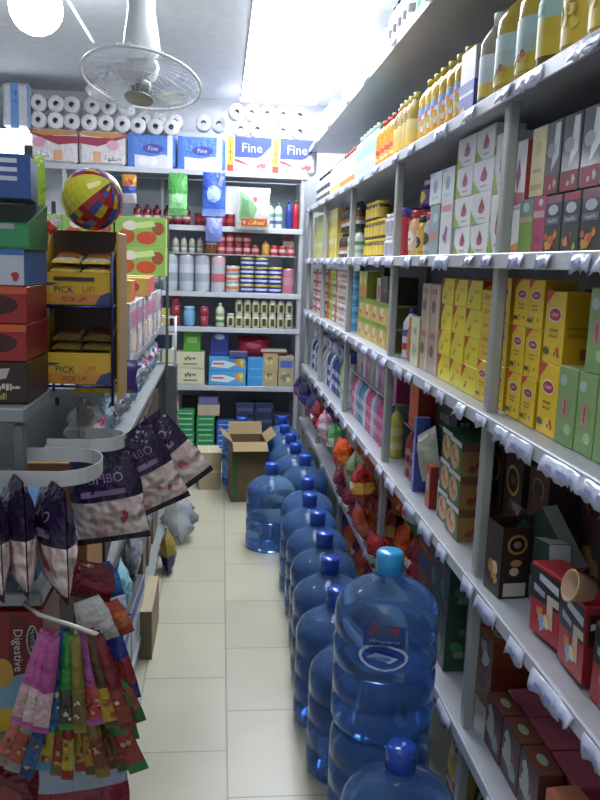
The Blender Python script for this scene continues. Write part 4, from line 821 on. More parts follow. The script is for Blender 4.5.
GW = 'on the glass shelf'
SPJ = K('spice_jar', 'jar', 'pale yellow jar with dark band', jar(.03, .105, '#c4c4a4:gloss', '#b8bcb8:gloss', '#b0b080', dec=[('R', 'f', .3, 0, .7, 1, '#3c403c')]), .06, .06, .105)
runB(SPJ, ZB['g']+.004, GW, .08, 8, gap=.004)
runB(SPJ, ZB['g']+.004, GW, .08, 8, 1, gap=.004, z0=.107, desc='pale jar of the upper row', skip=[(0, 0)])
RB = K('red_jar', 'jar', 'round red jar', jar(.036, .075, '#8c3040:gloss', '#a85060:gloss'), .072, .072, .075)
runB(RB, ZB['g']+.004, GW, -.335, 1, 3); runB(RB, ZB['g']+.004, GW, -.12, 1, 2, desc='round red jar beside the white bottle')
runB(K('blue_jar', 'jar', 'pale blue jar', jar(.045, .15, '#6c9cc0:gloss', '#8cb4d0:gloss'), .09, .09, .15), ZB['g']+.004, GW, -.235)
runB(oilk(.034, .18, '#b8c4a8:gloss', '#d0d8c8:gloss', ['#5c7c50', '#c8d0b8', '#8c9c70'], 'white bottle with green label'), ZB['g']+.004, GW, .0)
runB(K('yellow_box', 'box', 'little yellow carton', boxm(.06, .05, .13, '#b8ac50', '#98903c', '#c8bc6c'), .06, .05, .13), ZB['g']+.004, GW, -.41)

CW = 'on long lower back shelf'
CRB = K('cream_box', 'box', 'cream carton with black script', boxm(.215, .16, .125, '#bfc0a0', '#a8a88c', '#ccccb0', [('S', 'f', .3, .5, .7, .78, '#3a3a30', 9), ('R', 'f', .25, .25, .75, .32, '#4a4a3c'), ('R', 'f', .03, .05, .97, .08, '#a0a084')]), .215, .16, .125)
runB(CRB, ZB['c']+.004, CW, -.22, 1, 2, jit=.0)
runB(K('cream_box', 'box', 'narrow cream carton', boxm(.1, .16, .125, '#b8ba9c', '#a4a488', '#c8c8ac'), .1, .16, .125), ZB['c']+.004, CW, -.385, 1, 3)
BOX_ = K('juice_tray', 'box', 'blue carton with orange and yellow picture', boxm(.285, .16, .11, '#4a98cc', '#3c88bc', '#68acd4', [('P', 'f', [(.05, .3), (.5, .2), (.75, .5), (.4, .75), (.1, .7)], '#c8d8dc'), ('B', 'f', .65, .1, .98, .95, ['#d8a43c', '#d8c850', '#d08c38'], 5, 3), ('R', 'f', .1, .45, .4, .58, '#c05048'), ('R', 'f', 0, 0, 1, .06, '#2c78b0')]), .285, .16, .11)
runB(BOX_, ZB['c']+.004, CW, .065, 1, 2)
runB(K('blue_box', 'box', 'sky blue carton', boxm(.13, .16, .215, '#3f8cc4', '#347cb4', '#68a8d4', [('R', 'f', .1, .3, .9, .34, '#68a8d8'), ('R', 'f', .1, .6, .9, .64, '#68a8d8')]), .13, .16, .215), ZB['c']+.004, CW, .28)
runB(K('tan_box', 'box', 'tan printed carton', boxm(.115, .16, .125, '#a89c74', '#948860', '#b4a880', [('B', 'f', .05, .1, .95, .9, ['#c0b488', '#8c8450', '#6a6438', '#b8a868'], 7, 3)]), .115, .16, .125), ZB['c']+.004, CW, .395, 1, 2)
runB(K('tan_blue_box', 'box', 'tan carton with blue label', boxm(.12, .16, .235, '#a09878', '#8c8468', '#b0a888', [('R', 'f', .1, .62, .9, .86, '#5060a8'), ('B', 'f', .1, .1, .9, .55, ['#c0b898', '#7c7858'], 5, 6)]), .12, .16, .235), ZB['c']+.004, CW, .515)
thing('biscuit_tin', 'tin', 'navy tin with white medallion standing on the back cartons', boxm(.135, .1, .19, '#27367c', '#202c68', '#34448c', [('E', 'f', .5, .78, .3, .12, '#98a4cc'), ('E', 'f', .5, .78, .2, .08, '#c0c8e0'), ('R', 'f', .1, .1, .9, .14, '#3c4c94')], name='biscuit_tin'), (.0, 6.19, ZB['c']+.228))
thing('tea_carton', 'box', 'green carton standing on the cream cartons', boxm(.13, .09, .16, '#5c9c3c', '#4c8434', '#78b058', [('R', 'f', .2, .4, .8, .7, '#90c070')]), (-.21, 6.19, ZB['c']+.257))
thing('red_bag', 'bag', 'glossy red bag lying on the blue cartons', pouch(.24, .15, .11, [(0, 1, '#a8203c:film')], [('E', 'f', .5, .5, .25, .2, '#c05068')], 4), (.265, 6.22, ZB['c']+.23), 0, (-.15, 0))
thing('paper_bundle', 'pack', 'white and brown flat pack on the tan carton', boxm(.2, .12, .03, '#c0b4a8', None, '#c8c0b8', [('R', 'f', 0, 0, 1, .4, '#7c3c38')]), (.42, 6.19, ZB['c']+.257))
thing('paper_bundle', 'pack', 'small navy pack on the blue picture cartons', boxm(.14, .1, .04, '#4a4c78', None, '#8c90b0'), (.145, 6.14, ZB['c']+.226))

DW = 'on floor-level back shelf'
GSP = K('soap_pack', 'pack', 'flat green pack', boxm(.14, .12, .042, '#2c7c4c:film', '#246840:film', '#4c9c68:film', [('R', 'f', .1, .3, .9, .6, '#78b890')]), .14, .12, .042)
runB(GSP, ZB['d']+.004, DW, -.255, 1, 7); runB(GSP, ZB['d']+.004, DW, -.10, 1, 6, desc='flat green pack in the shorter stack')
BSP = K('soap_pack', 'pack', 'flat blue pack', boxm(.13, .12, .042, '#2c58a8:film', '#244c94:film', '#4c78c0:film', [('R', 'f', .1, .3, .9, .6, '#7898d0')]), .13, .12, .042)
runB(BSP, ZB['d']+.004, DW, .055, 1, 5)
thing('cardboard_carton', 'carton', 'cream carton on top of the short green stack', boxm(.17, .12, .085, '#a89c84', '#948a74', '#b8ac94'), (-.075, 6.17, ZB['d']+.262))
thing('soap_pack', 'pack', 'pale purple pack on the cream carton', boxm(.15, .1, .055, '#6a68a0', None, '#8c8ab8'), (-.08, 6.17, ZB['d']+.349))
runB(K('red_white_box', 'box', 'white and red carton', boxm(.13, .12, .2, '#a8a49c', None, None, [('R', 'f', 0, 0, 1, .2, '#a83430'), ('R', 'f', 0, .85, 1, 1, '#a83430'), ('R', 'f', 0, 0, .1, 1, '#a83430')]), .13, .12, .2), ZB['d']+.004, DW, -.37, 1, 2)
DKB = K('dark_box', 'box', 'dark blue carton', boxm(.14, .14, .09, '#2c3450', '#242a40', '#383c54', [('R', 'f', .1, .3, .9, .6, '#4a5270')]), .14, .14, .09)
runB(DKB, ZB['d']+.004, DW, .21, 3, 4, desc='dark blue carton behind the water bottles', skip=[(3, 2)])
runB(K('brown_dark_box', 'box', 'dark brown carton', boxm(.14, .14, .09, '#3c302c', '#2c2420', '#4a3c34'), .14, .14, .09), ZB['d']+.004, DW, -.22, 2, 4, y=6.3, desc='dark brown carton behind the green packs')

# packs hanging from the edge of the high shelf
hang('hanging_pouch', 'green film pouch hanging from the high back shelf', pouch(.135, .3, .06, [(0, .2, '#6aa868:film'), (.2, .5, '#8cd08c:film'), (.5, 1, '#4c9c4c:film')], [('E', 'f', .5, .4, .3, .12, '#b0e0a8')], 5), -.32, 1.865)
hang('hanging_pouch', 'blue film pouch hanging from the high back shelf', pouch(.165, .31, .07, [(0, .2, '#7c9ce0:film'), (.2, .6, '#4468c8:film'), (.6, 1, '#3454b0:film')], [('E', 'f', .5, .5, .3, .2, '#9cb8f0')], 6), -.06, 1.87)
hang('hanging_pouch', 'lilac pouch hanging under the blue film pouch', pouch(.12, .17, .05, [(0, 1, '#7c88c8:film')], [], 7), -.055, 1.69)
mb = MB(); DT = pouch(.245, .30, .07, [(0, .16, '#b8bcb8:film'), (.16, 1, '#c8ccc8:film')], [('P', 'f', [(.1, .2), (.5, .25), (.62, .5), (.3, .85), (.1, .9)], '#7ca878'), ('P', 'f', [(.15, .3), (.4, .3), (.35, .7), (.15, .75)], '#5c8c60'), ('E', 'f', .55, .72, .08, .08, '#b83040'), ('R', 'f', .15, .08, .92, .26, '#c85a30'), ('S', 'f', .36, .12, .84, .22, '#e0c070', 4), ('E', 'f', .24, .17, .05, .05, '#d0b0b0')], 8, ct=.05, cb=.03, crink=.1, name='detergent_pouch')
hang('hanging_detergent_pouch', 'white detergent pouch with green swoosh and orange band', DT, .228, 1.785)

PANEL = 9
# ------------------------------------------------------------------ ceiling lamps, fan, cable
lamp = [('base', MB().lathe([(0, .0), (.07, 0), (.07, -.03), (.05, -.05), (.05, -.09), (0, -.09)], '#d8d8d8:gloss', 20).build('base')),
        ('globe', MB().lathe([(0, -.30)]+[(.115*math.sin(a), -.185-.115*math.cos(a)) for a in [PI*k/10 for k in range(1, 9)]]+[(.05, -.088)], emit('#f4f6ff', 22), 24).build('globe'))]
thing('ceiling_lamp', 'lamp', 'round white glowing globe lamp hanging at the ceiling left of the fan', lamp, (-.825, 3.82, 2.8))
for i, (x, y, lab) in enumerate(((-.05, .75, 'added glowing white fill panel on the ceiling above the front of the aisle'), (.42, 3.3, 'glowing white panel lamp on the ceiling over the aisle, first of the row of three'), (.42, 4.55, 'glowing white panel lamp on the ceiling over the aisle, middle of three'), (.42, 5.8, 'glowing white panel lamp on the ceiling by the back wall'))):  # first panel is an unseen fill light, added to brighten the near goods
    thing('panel_lamp', 'lamp', lab, [('housing', MB().box(-.29, -.622, -.03, .29, .622, -.001, '#dcdcdc:gloss', .004).build('housing'), [('diffuser', MB().box(-.288, -.62, -.036, .288, .62, -.0305, emit('#f2f6ff', PANEL if i else 3.2), .002).build('diffuser'))])], (x, y, 2.8))
thing('ceiling_lamp', 'lamp', 'unlit white dish lamp flush on the ceiling beyond the fan', [('base', MB().lathe([(0, .14), (.02, .14), (.02, -.0), (.15, 0), (.16, -.02), (.15, -.03), (0, -.03)], '#d4d6d8:gloss', 28).build('base')), ('bowl', MB().lathe([(.145, -.03), (.135, -.055), (.1, -.075), (.05, -.085), (0, -.087)], '#dfe0e2:gloss', 28).build('bowl'))], (-.765, 5.7, 2.66))
# orbit fan
PL = '#d6d8da:gloss'
fan = thing('orbit_fan', 'fan', 'white ceiling orbit fan with round wire cage', [
    ('column', MB().lathe([(0, .6), (.075, .6), (.075, .56), (.055, .54), (.052, .25), (.06, .2), (.07, .12), (.055, .08), (0, .08)], PL, 24).build('column'))], (-.31, 3.2, 2.2))
def part(n, me, parent, loc=(0, 0, 0), rot=(0, 0, 0)): o = link(n, me, parent, loc, rot); return o
TILT = Matrix.Rotation(math.radians(-17), 4, 'X') @ Matrix.Rotation(math.radians(5), 4, 'Y')
RG = .222
mb = MB(); mb.tube([tuple(TILT @ Vector((RG*math.cos(a), RG*math.sin(a), 0))) for a in [2*PI*k/48 for k in range(48)]], .0055, PL, 8, True)
ring = part('cage_ring', mb.build('cage_ring'), fan, (0, 0, .01))
mb = MB()
for k in range(30):
    a = 2*PI*k/30
    mb.tube([tuple(TILT @ Vector((r*math.cos(a+s), r*math.sin(a+s), z))) for r, z, s in ((.055, -.075, .0), (.12, -.07, .06), (.19, -.045, .1), (RG, 0, .12), (.19, .035, .16), (.1, .06, .2), (.05, .065, .22))], .0009, PL, 4)
for r, z in ((.12, -.072), (.175, -.056)): mb.tube([tuple(TILT @ Vector((r*math.cos(a), r*math.sin(a), z))) for a in [2*PI*k/36 for k in range(36)]], .0011, PL, 4, True)
part('wire_cage', mb.build('wire_cage'), fan, (0, 0, .01))
cage = [c for c in fan.children if c.name.startswith('wire_cage')][0]
part('badge', MB().lathe([(0, -.078), (.052, -.078), (.055, -.072), (0, -.07)], '#9a9690:gloss', 24, X=TILT).build('badge'), cage)
part('motor', MB().lathe([(0, .085), (.05, .085), (.06, .06), (.055, .02), (.035, .0), (0, 0)], '#c8cacc:gloss', 24, X=TILT).build('motor'), fan, (0, 0, .01))
hubo = part('hub', MB().lathe([(0, 0), (.034, 0), (.038, -.02), (.03, -.045), (0, -.05)], '#7c8084:gloss', 20, X=TILT).build('hub'), fan, (0, 0, .01))
for k in range(3):
    a0 = 2*PI*k/3+.4; vs = []; n = 8
    for i in range(n+1):
        r = .036+.15*i/n; wd = .32+.35*math.sin(PI*(.15+.75*i/n))
        for sgn in (-1, 1):
            a = a0+sgn*wd; vs.append(TILT @ Vector((r*math.cos(a), r*math.sin(a), -.025+sgn*.014)))
    vs2 = vs+[v+Vector((0, 0, .002)) for v in vs]; m_ = len(vs)
    fs = [(2*i, 2*i+1, 2*i+3, 2*i+2) for i in range(n)]+[(m_+2*i, m_+2*i+2, m_+2*i+3, m_+2*i+1) for i in range(n)]
    part('blade', MB().add(vs2, fs, '#e2e6ea:clear', True).build('blade'), hubo)
thing('ceiling_cable', 'cable', 'grey loose cable with yellow tip on the ceiling beside the fan', [('wire', MB().tube([(-.74, 3.78, 2.78), (-.66, 3.7, 2.72), (-.60, 3.62, 2.70), (-.54, 3.55, 2.63), (-.49, 3.5, 2.595), (-.465, 3.5, 2.59)], .004, '#8c9094:gloss').build('wire')), ('tip', MB().tube([(-.465, 3.5, 2.59), (-.435, 3.5, 2.583)], .009, '#b8a838:gloss').build('tip'))])
thing('lamp_rod', 'rod', 'thin white rod running down from the globe lamp behind the fan', MB().tube([(-.72, 3.86, 2.8), (-.69, 3.86, 2.66), (-.60, 3.86, 2.52), (-.585, 3.86, 2.49)], .007, '#d4d6d8:gloss').build('rod'))
# ------------------------------------------------------------------ left rack along the aisle
lr = link('gondola_shelving', None); lr['label'] = 'grey steel rack crammed with sweets on the aisle side opposite the water bottles'; lr['category'] = 'shelving'
LN = MB().box(-.010, -.010, .946, .010, .010, 1.255, '#6c7470:steel', .003).build('post'); link('post', LN, lr, (-.348, 1.415, 0))
link('post', MB().box(-.008, -.008, 1.262, .008, .008, 1.76, '#4c5650:steel', .003).build('post'), lr, (-.378, 1.66, 0))
LP = MB().box(-.008, -.008, 0, .008, .008, 1.76, '#4c5650:steel', .003).build('post')
for x, y in ((-.62, 1.43), (-.93, 1.43), (-.66, 2.2), (-.66, 3.3), (-.303, 4.64), (-.93, 4.64)): link('post', LP, lr, (x, y, 0))
def lboard(z, y0, y1, xf=-.313): link('shelf_board', MB().box(-.94, y0, z-.026, xf, y1, z, '#8f9494:steel', .003).build('shelf_board'), lr)
for z, y0, y1 in ((1.46, 4.06, 4.62), (1.19, 2.21, 4.62), (.945, 1.40, 4.62), (.645, 1.40, 4.62), (.36, 1.40, 4.62)): lboard(z, y0, y1)
lboard(1.285, 1.40, 1.615, -.336); lboard(1.285, 1.617, 2.19, -.385)
lboard(.10, 1.40, 4.62, -.285)
link('end_brace', MB().tube([(-.378, 1.65, 1.735), (-.405, 1.63, 1.60)], .004, '#a8aeb2:steel').build('end_brace'), lr)
link('end_brace', MB().tube([(-.378, 1.645, 1.45), (-.392, 1.64, 1.36)], .004, '#a8aeb2:steel').build('end_brace'), lr)
EZ = 1.287
def stackbox(name, cat, lab, me, z, x=-.462, y=1.52, rz=0.): thing(name, cat, lab, me, (x+.0, y, z), rz)
stackbox('chocolate_box', 'box', 'dark brown box with cream writing at bottom of the rack-end stack', boxm(.25, .17, .075, '#33211c', '#2a1b17', '#7c7060', [('B', 'f', .45, .5, .85, .9, ['#b8a89c', '#a08478'], 3, 2), ('S', 'f', .55, .32, .95, .48, '#c8bcae', 2), ('S', 'f', .6, .1, .85, .26, '#a89048', 5), ('P', 'f', [(.4, .55), (.85, .6), (.88, .85), (.45, .75)], '#b8a0a0')]), EZ)
for i in range(2):
    stackbox('biscuit_box', 'box', f"red box with dark oval in the rack-end stack, {['lower', 'upper'][i]} of two", boxm(.25, .17, .065, '#8e2420', '#7c1c1c', '#a8442c', [('E', 'f', .8, .5, .14, .26, '#3c1414'), ('R', 'f', .35, .1, .5, .9, '#b89c58'), ('P', 'f', [(.6, .8), (1, .8), (1, 1), (.6, 1)], '#c0522c')]), EZ+.076+i*.066, -.462, 1.52, .02*(i-.5))
stackbox('biscuit_box', 'box', 'blue and white box with red fruit pictures in the rack-end stack', boxm(.25, .17, .062, '#b4b8c0', '#2c60a0', '#3c74b4', [('B', 'f', .5, .1, 1, .9, ['#8c2430', '#6c2428', '#a83038'], 6, 4), ('R', 'f', 0, .85, 1, 1, '#3468a8')]), EZ+.2085, -.462, 1.52, -.02)
def tray(w, d, h, hb, th, c, ci):
    mb = MB(); mb.box(-w/2, -d/2, 0, w/2, d/2, th, c)
    mb.box(-w/2, -d/2, th, w/2, -d/2+th, h, c); mb.box(-w/2, d/2-th, th, w/2, d/2, hb, ci, 0, c, c)
    for x in (-w/2, w/2-th):
        vs = [(x+dx, y, z) for dx in (0, th) for y, z in ((-d/2+th, th), (d/2-th, th), (d/2-th, hb), (-d/2+th, h))]
        mb.add(vs, [(0, 1, 2, 3), (7, 6, 5, 4), (0, 4, 5, 1), (1, 5, 6, 2), (2, 6, 7, 3), (3, 7, 4, 0)], c)
    return mb
g = tray(.24, .17, .045, .085, .003, '#2c6a40', '#7c8480')
decals(g, [('R', 'f', .4, .1, 1, .9, '#348050'), ('R', 'f', .0, .75, .9, .95, '#8c9494')], lambda fc: ((lambda u, v, l: (-.12+u*.24, -.085-l, v*.045)), .24, .045))
stackbox('display_tray', 'tray', 'green cardboard tray with grey inside in the rack-end stack', g.build('tray'), EZ+.271, -.452, 1.52, .02)
stackbox('biscuit_box', 'box', 'flat dark grey pack lying in the green tray', boxm(.2, .12, .03, '#3c4248', None, '#7c8488', [('R', 't', .1, .1, .9, .4, '#a8acb0')]), EZ+.2745, -.452, 1.52, .05)
stackbox('biscuit_box', 'box', 'navy box with white lines on top of the rack-end stack', boxm(.22, .15, .075, '#34508c', '#28427c', '#54585c', [('R', 'f', .2, .8, .9, .9, '#c8ccd4'), ('R', 'f', .2, .6, .9, .7, '#c8ccd4'), ('R', 'f', .2, .4, .9, .5, '#b8bcc8')]), EZ+.357, -.45, 1.52, .14)
thing('snack_bag', 'bag', 'pale green crisp bag standing behind the navy box', pouch(.11, .16, .05, [(0, 1, '#9cc048:film')], [('E', 'f', .5, .5, .3, .2, '#c0d478')], 5), (-.42, 1.74, EZ+.305), .1)
thing('storage_box', 'box', 'brown carton behind the rack-end stack', boxm(.24, .12, .30, '#5c4c3c:matte'), (-.49, 1.75, EZ))

# bar display stand
st = link('bar_display_stand', None, None, (-.290, 1.72, 0)); st['label'] = 'narrow wire display stand carrying two yellow bar trays'; st['category'] = 'display stand'
link('side_panel', MB().box(.078, -.05, 1.25, .083, .09, 1.60, '#b89a4c', .002, '#b08c50').build('side_panel'), st)
wf = MB()
for x in (-.077, .0745):
    for y in (-.09, .08): wf.tube([(x, y, 1.25), (x, y, 1.56)], .003, '#3c4478:metal')
for z in (1.289, 1.45):
    wf.tube([(-.077, -.09, z), (.0745, -.09, z), (.0745, .08, z), (-.077, .08, z)], .003, '#3c4478:metal', closed=True)
    for k in range(5): wf.tube([(-.06+k*.03, -.09, z), (-.06+k*.03, .08, z)], .002, '#3c4478:metal')
wf.tube([(-.074, .08, 1.3), (-.074, .16, 1.3)], .004, '#3c4478:metal')
link('wire_frame', wf.build('wire_frame'), st)
def pick(seed):
    w, d, h = .142, .15, .064
    t = tray(w, d, h, .15, .002, '#c9a02c', '#4a3828')
    decals(t, [('R', 'f', 0, .0, 1, .34, '#b88a2c'), ('R', 'f', .16, .06, .8, .3, '#c8803c'), ('P', 'f', [(.78, 0), (1, 0), (1, .42), (.86, .3)], '#3a4468'), ('P', 'f', [(.0, .7), (.3, .66), (.2, .6), (.0, .6)], '#34406c'), ('T', 'f', 'PICK', .36, .47, .2, '#2c2c48'), ('T', 'f', 'UP!', .70, .49, .2, '#c05a2c'), ('T', 'f', 'PICK UP!', .5, .18, .14, '#7c2c2c')], lambda fc: ((lambda u, v, l: (-w/2+u*w, -d/2-l, v*h)), w, h))
    if seed == 0: decals(t, [('R', 'f', .22, .74, .78, .86, '#3c3024')], lambda fc: ((lambda u, v, l: (-w/2+u*w, -d/2-l-.001, v*h)), w, h))
    return t.build('tray')
for i, (z, lab) in enumerate(((1.4535, 'upper yellow bar tray reading PICK UP! on the wire stand'), (1.2925, 'lower yellow bar tray reading PICK UP! on the wire stand'))):
    thing('bar_tray', 'tray', lab, pick(i), (-.291, 1.715, z))
    bar = pouch(.058, .11, .014, [(0, .12, '#d8b848:film'), (.12, .88, '#dcd4b0:film'), (.88, 1, '#d8a03c:film')], [('R', 'f', .1, .3, .9, .7, '#c87838'), ('T', 'f', 'PICK', .5, .5, .1, '#34406c')], 3+i, 5, 8, name='snack_bar')
    for r in range(4):
        for c in range(2):
            thing('snack_bar', 'snack bar', f"wrapped bar in the {['upper', 'lower'][i]} yellow tray, {['left', 'right'][c]} side, {['lowest', 'second', 'third', 'topmost'][r]}", bar, (-.323+c*.063, 1.695+r*.008, z+.026+r*.018), RN.uniform(-.06, .06), (-1.35, 0), f"bars in the {['upper', 'lower'][i]} yellow tray")
thing('snack_bag', 'bag', 'red and white pack lying between the two yellow trays', pouch(.11, .1, .018, [(0, .4, '#b02c28:film'), (.4, .7, '#c8c4c0:film'), (.7, 1, '#b8402c:film')], [], 4), (-.288, 1.72, 1.447), 0, (-1.53, 0))
# beach ball
mb = MB(); seg, rg = 24, 14; Rb = .064; pal = ['#a82c34:gloss', '#2c4898:gloss', '#c8b030:gloss', '#8c2430:gloss', '#3a64b0:gloss']
for i in range(rg):
    for k in range(seg):
        a0, a1 = 2*PI*k/seg, 2*PI*(k+1)/seg; t0, t1 = PI*i/rg, PI*(i+1)/rg
        q = [(Rb*math.sin(t)*math.cos(a), Rb*math.sin(t)*math.sin(a), Rb*math.cos(t)) for t, a in ((t0, a0), (t1, a0), (t1, a1), (t0, a1))]
        s_ = (k//4) % 6
        c = '#d0c83c:gloss' if s_ in (0, 3) else ('#a03038:gloss' if s_ in (1, 4) else pal[(i//2*3+k) % 5])
        if s_ in (2, 5) or (s_ == 4 and i % 3): c = pal[(i//2*2+k//1) % 5]
        mb.add(q, [(0, 1, 2, 3)], c, True)
thing('beach_ball', 'ball', 'shiny multicoloured ball with yellow stripe above the yellow trays', [('ball', mb.build('ball')), ('valve', MB().lathe([(0, 0), (.006, 0), (.006, .004), (0, .005)], '#d0d0d0', 10, X=Matrix.Translation((0, 0, Rb-.001))).build('valve'))], (-.270, 1.745, 1.668), .6, (.9, .5))
thing('snack_bag', 'bag', 'red and white striped sweet stick beside the ball', pouch(.022, .09, .014, [(0, .2, '#c8c0b0:film'), (.2, .4, '#b83028:film'), (.4, .6, '#c8b860:film'), (.6, .8, '#b83028:film'), (.8, 1, '#c8c8b8:film')], [], 3, 4, 10), (-.375, 1.63, 1.555), 0, (0, .7))

# marshmallow bags and their hanger strips
strip = '#c4c6c2:gloss'
def loop(y0, y1, xl, xr, z, lab):
    p = [(xl, y0, z)]+[(xr-.06, y0-.004, z)]; ym = (y0+y1)/2; ry = (y1-y0)/2
    p += [(xr-.06+.06*math.cos(a), ym+ry*math.sin(a), z) for a in [-PI/2+PI*k/12 for k in range(1, 12)]]+[(xr-.06, y1, z), (xl+.06, y1, z)]
    thing('hanger_strip', 'hanger', lab, MB().strip(p, .028, .002, strip).build('hanger_strip'))
loop(1.385, 1.56, -.44, -.215, 1.15, 'white curved hanger strip nearest the camera, holding marshmallow bags')
loop(1.64, 1.75, -.35, -.20, 1.15, 'white curved hanger strip farther down, behind the near one')
def marsh(seed): return pouch(.155, .198, .055, [(0, .05, '#2a2030:film'), (.05, .5, '#c8b0a8:marsh'), (.5, 1, '#2e2140:film')], [('T', 'f', 'JUMBO', .52, .73, .13, '#9c7ca4'), ('R', 'f', .2, .56, .8, .62, '#8a6a94'), ('B', 'f', .6, .2, .85, .4, ['#b84c50', '#a84048'], 2, seed)], seed, 10, 14, .05, .05, .3, 'marshmallow_bag', .15)
MS = [marsh(s) for s in (3, 4, 5)]
for i, (x, z, y, b, yaw, lab) in enumerate(((-.192, 1.155, 1.90, .66, 0, 'purple-topped marshmallow bag swung farthest out over the aisle'), (-.215, 1.15, 1.82, .42, .1, 'purple-topped marshmallow bag second from the aisle end'),
      (-.252, 1.135, 1.69, .16, -.05, 'purple-topped marshmallow bag with lettering behind the near hanger strip'), (-.283, 1.162, 1.372, .0, -1.1, 'purple-topped marshmallow bag seen edge-on, hanging outside the near strip'),
      (-.352, 1.175, 1.36, .05, -1.15, 'purple-topped marshmallow bag turned sideways in front of the rack post'), (-.395, 1.18, 1.33, .05, -1.0, 'purple-topped marshmallow bag at the outer left of the hanger'))):
    h = .198; thing('hanging_marshmallow_bag', 'bag', lab, MS[i % 3], (x+h*math.sin(b), y, z-h*math.cos(b)), yaw, (0, -b), 'purple marshmallow bags on hanger strips')
thing('chip_packet', 'bag', 'yellow packet with purple tip lying under the display stand', pouch(.16, .09, .05, [(0, .35, '#a8902c:film'), (.35, .7, '#c8a85c:film'), (.7, 1, '#8c7c28:film')], [('R', 'f', .8, 0, 1, 1, '#3c3478'), ('R', 'f', .5, .4, .8, .7, '#d0c0a0')], 4), (-.30, 2.15, 1.19), .1, (-.3, 0))
# goods on the aisle side beyond the stand
GFX = K('juice_powder_box', 'box', 'bright green box with red fruit pictures', boxm(.25, .16, .145, '#86aa54', '#8cac58', '#98b868', [('E', 'f', .22, .34, .17, .26, '#a8502c'), ('E', 'f', .62, .3, .2, .22, '#b8482c'), ('E', 'f', .3, .7, .15, .16, '#d0ccc0'), ('E', 'f', .85, .62, .12, .22, '#8c4a30'), ('P', 'f', [(.45, .6), (.8, .7), (.75, .9), (.4, .8)], '#b4cc84'), ('E', 'l', .3, .45, .2, .3, '#b8482c'), ('E', 'l', .7, .3, .2, .2, '#c86838'), ('E', 'l', .6, .75, .2, .15, '#d0d4b8')]), .25, .16, .112)
for l in range(2):
    for i in range(3): thing(GFX.name, GFX.cat, f"{['lower', 'upper'][l]} green fruit-picture box at far end of left rack{posw(i, 3, 'aisle', 'inner')}", GFX.geo, (-.405-i*.255, 4.20, 1.462+l*.1455), RN.uniform(-.03, .03), group='green fruit boxes on the left rack')
YRW = K('sweet_box', 'box', 'yellow and red box', boxm(.22, .14, .075, '#c8a84c', '#b84c48', '#d0b87c', [('R', 'f', .1, .2, .5, .8, '#d0c48c'), ('E', 'f', .7, .5, .15, .3, '#b03c34')]), .22, .14, .075)
for i, (x, y) in enumerate(((-.43, 3.0), (-.41, 3.45), (-.43, 3.85))): thing(YRW.name, YRW.cat, f"yellow and red box on left rack white packs{posw(i, 3)}", YRW.geo, (x, y, 1.394), RN.uniform(-.1, .1), group='yellow and red boxes on white packs')
WHB = K('diaper_pack', 'pack', 'white pack with pink print', boxm(.24, .14, .2, '#c8c4c4:film', '#b8b0b4:film', '#d0cccc:film', [('R', 'f', .1, .55, .9, .85, '#b06c84'), ('E', 'f', .5, .3, .3, .2, '#d0c0a4'), ('R', 'f', .8, 0, .95, 1, '#6a60a8')]), .24, .14, .2)
runL(WHB, 1.192, 'on middle left rack', 2.95, 6, 1, x=-.31)
BLB = K('blue_packet', 'bag', 'round blue packet', pouch(.085, .09, .07, [(0, .3, '#b8bcd0:film'), (.3, 1, '#2c44a8:film')], [('E', 'f', .5, .6, .25, .2, '#5870c8')], 3), .09, .08, .075)
for l in range(2):
    for i in range(5): thing('blue_packet', 'bag', f"{['lower', 'upper'][l]} round blue packet on middle left rack{posw(i, 5)}", BLB.geo, (-.345 if l == 0 else -.36, 2.3+i*.095, 1.193+l*.083), PI/2+RN.uniform(-.15, .15), (-.1, 0), 'round blue packets on the left rack') if not (l == 1 and i in (0, 1, 2)) else None
SLV = [pouch(.2, .2, .1, [(0, .4, a+':film'), (.4, .7, b+':film'), (.7, 1, c+':film')], [('B', 'f', .15, .3, .85, .8, [b, c, '#303848'], 4, q), ('E', 'f', .5, .6, .25, .12, '#a83c68')], 5+q, crink=.5, name='wipes_bag') for q, (a, b, c) in enumerate((('#a0a8b0', '#b8bcc4', '#8c949c'), ('#7ca8c4', '#b0c4d0', '#90b4cc'), ('#b4b4bc', '#90a0b8', '#c0c0c8')))]
nm = ['silver', 'pale blue', 'white and grey']; cnt = {}; sq = [0, 1, 0, 2, 1, 1, 0, 2, 1, 0]
for i, q in enumerate(sq):
    cnt[q] = cnt.get(q, 0)+1
    thing('wipes_bag', 'bag', f"{nm[q]} film bag on the left rack below blue packets{posw(cnt[q]-1, sq.count(q))}", SLV[q], (-.37, 2.32+i*.225, .948), PI/2+RN.uniform(-.1, .1), (-.1, 0), 'film bags on the left rack')
ORB = K('orange_box', 'box', 'orange box with red edge', boxm(.13, .12, .12, '#b87c3c', '#a86a34', '#c89c5c', [('R', 'f', 0, 0, .3, 1, '#a83c34'), ('E', 'f', .6, .5, .2, .2, '#d0b050')]), .13, .12, .12)
runL(ORB, .947, 'on left rack under the display stand', 1.93, 2, 1, x=-.32)
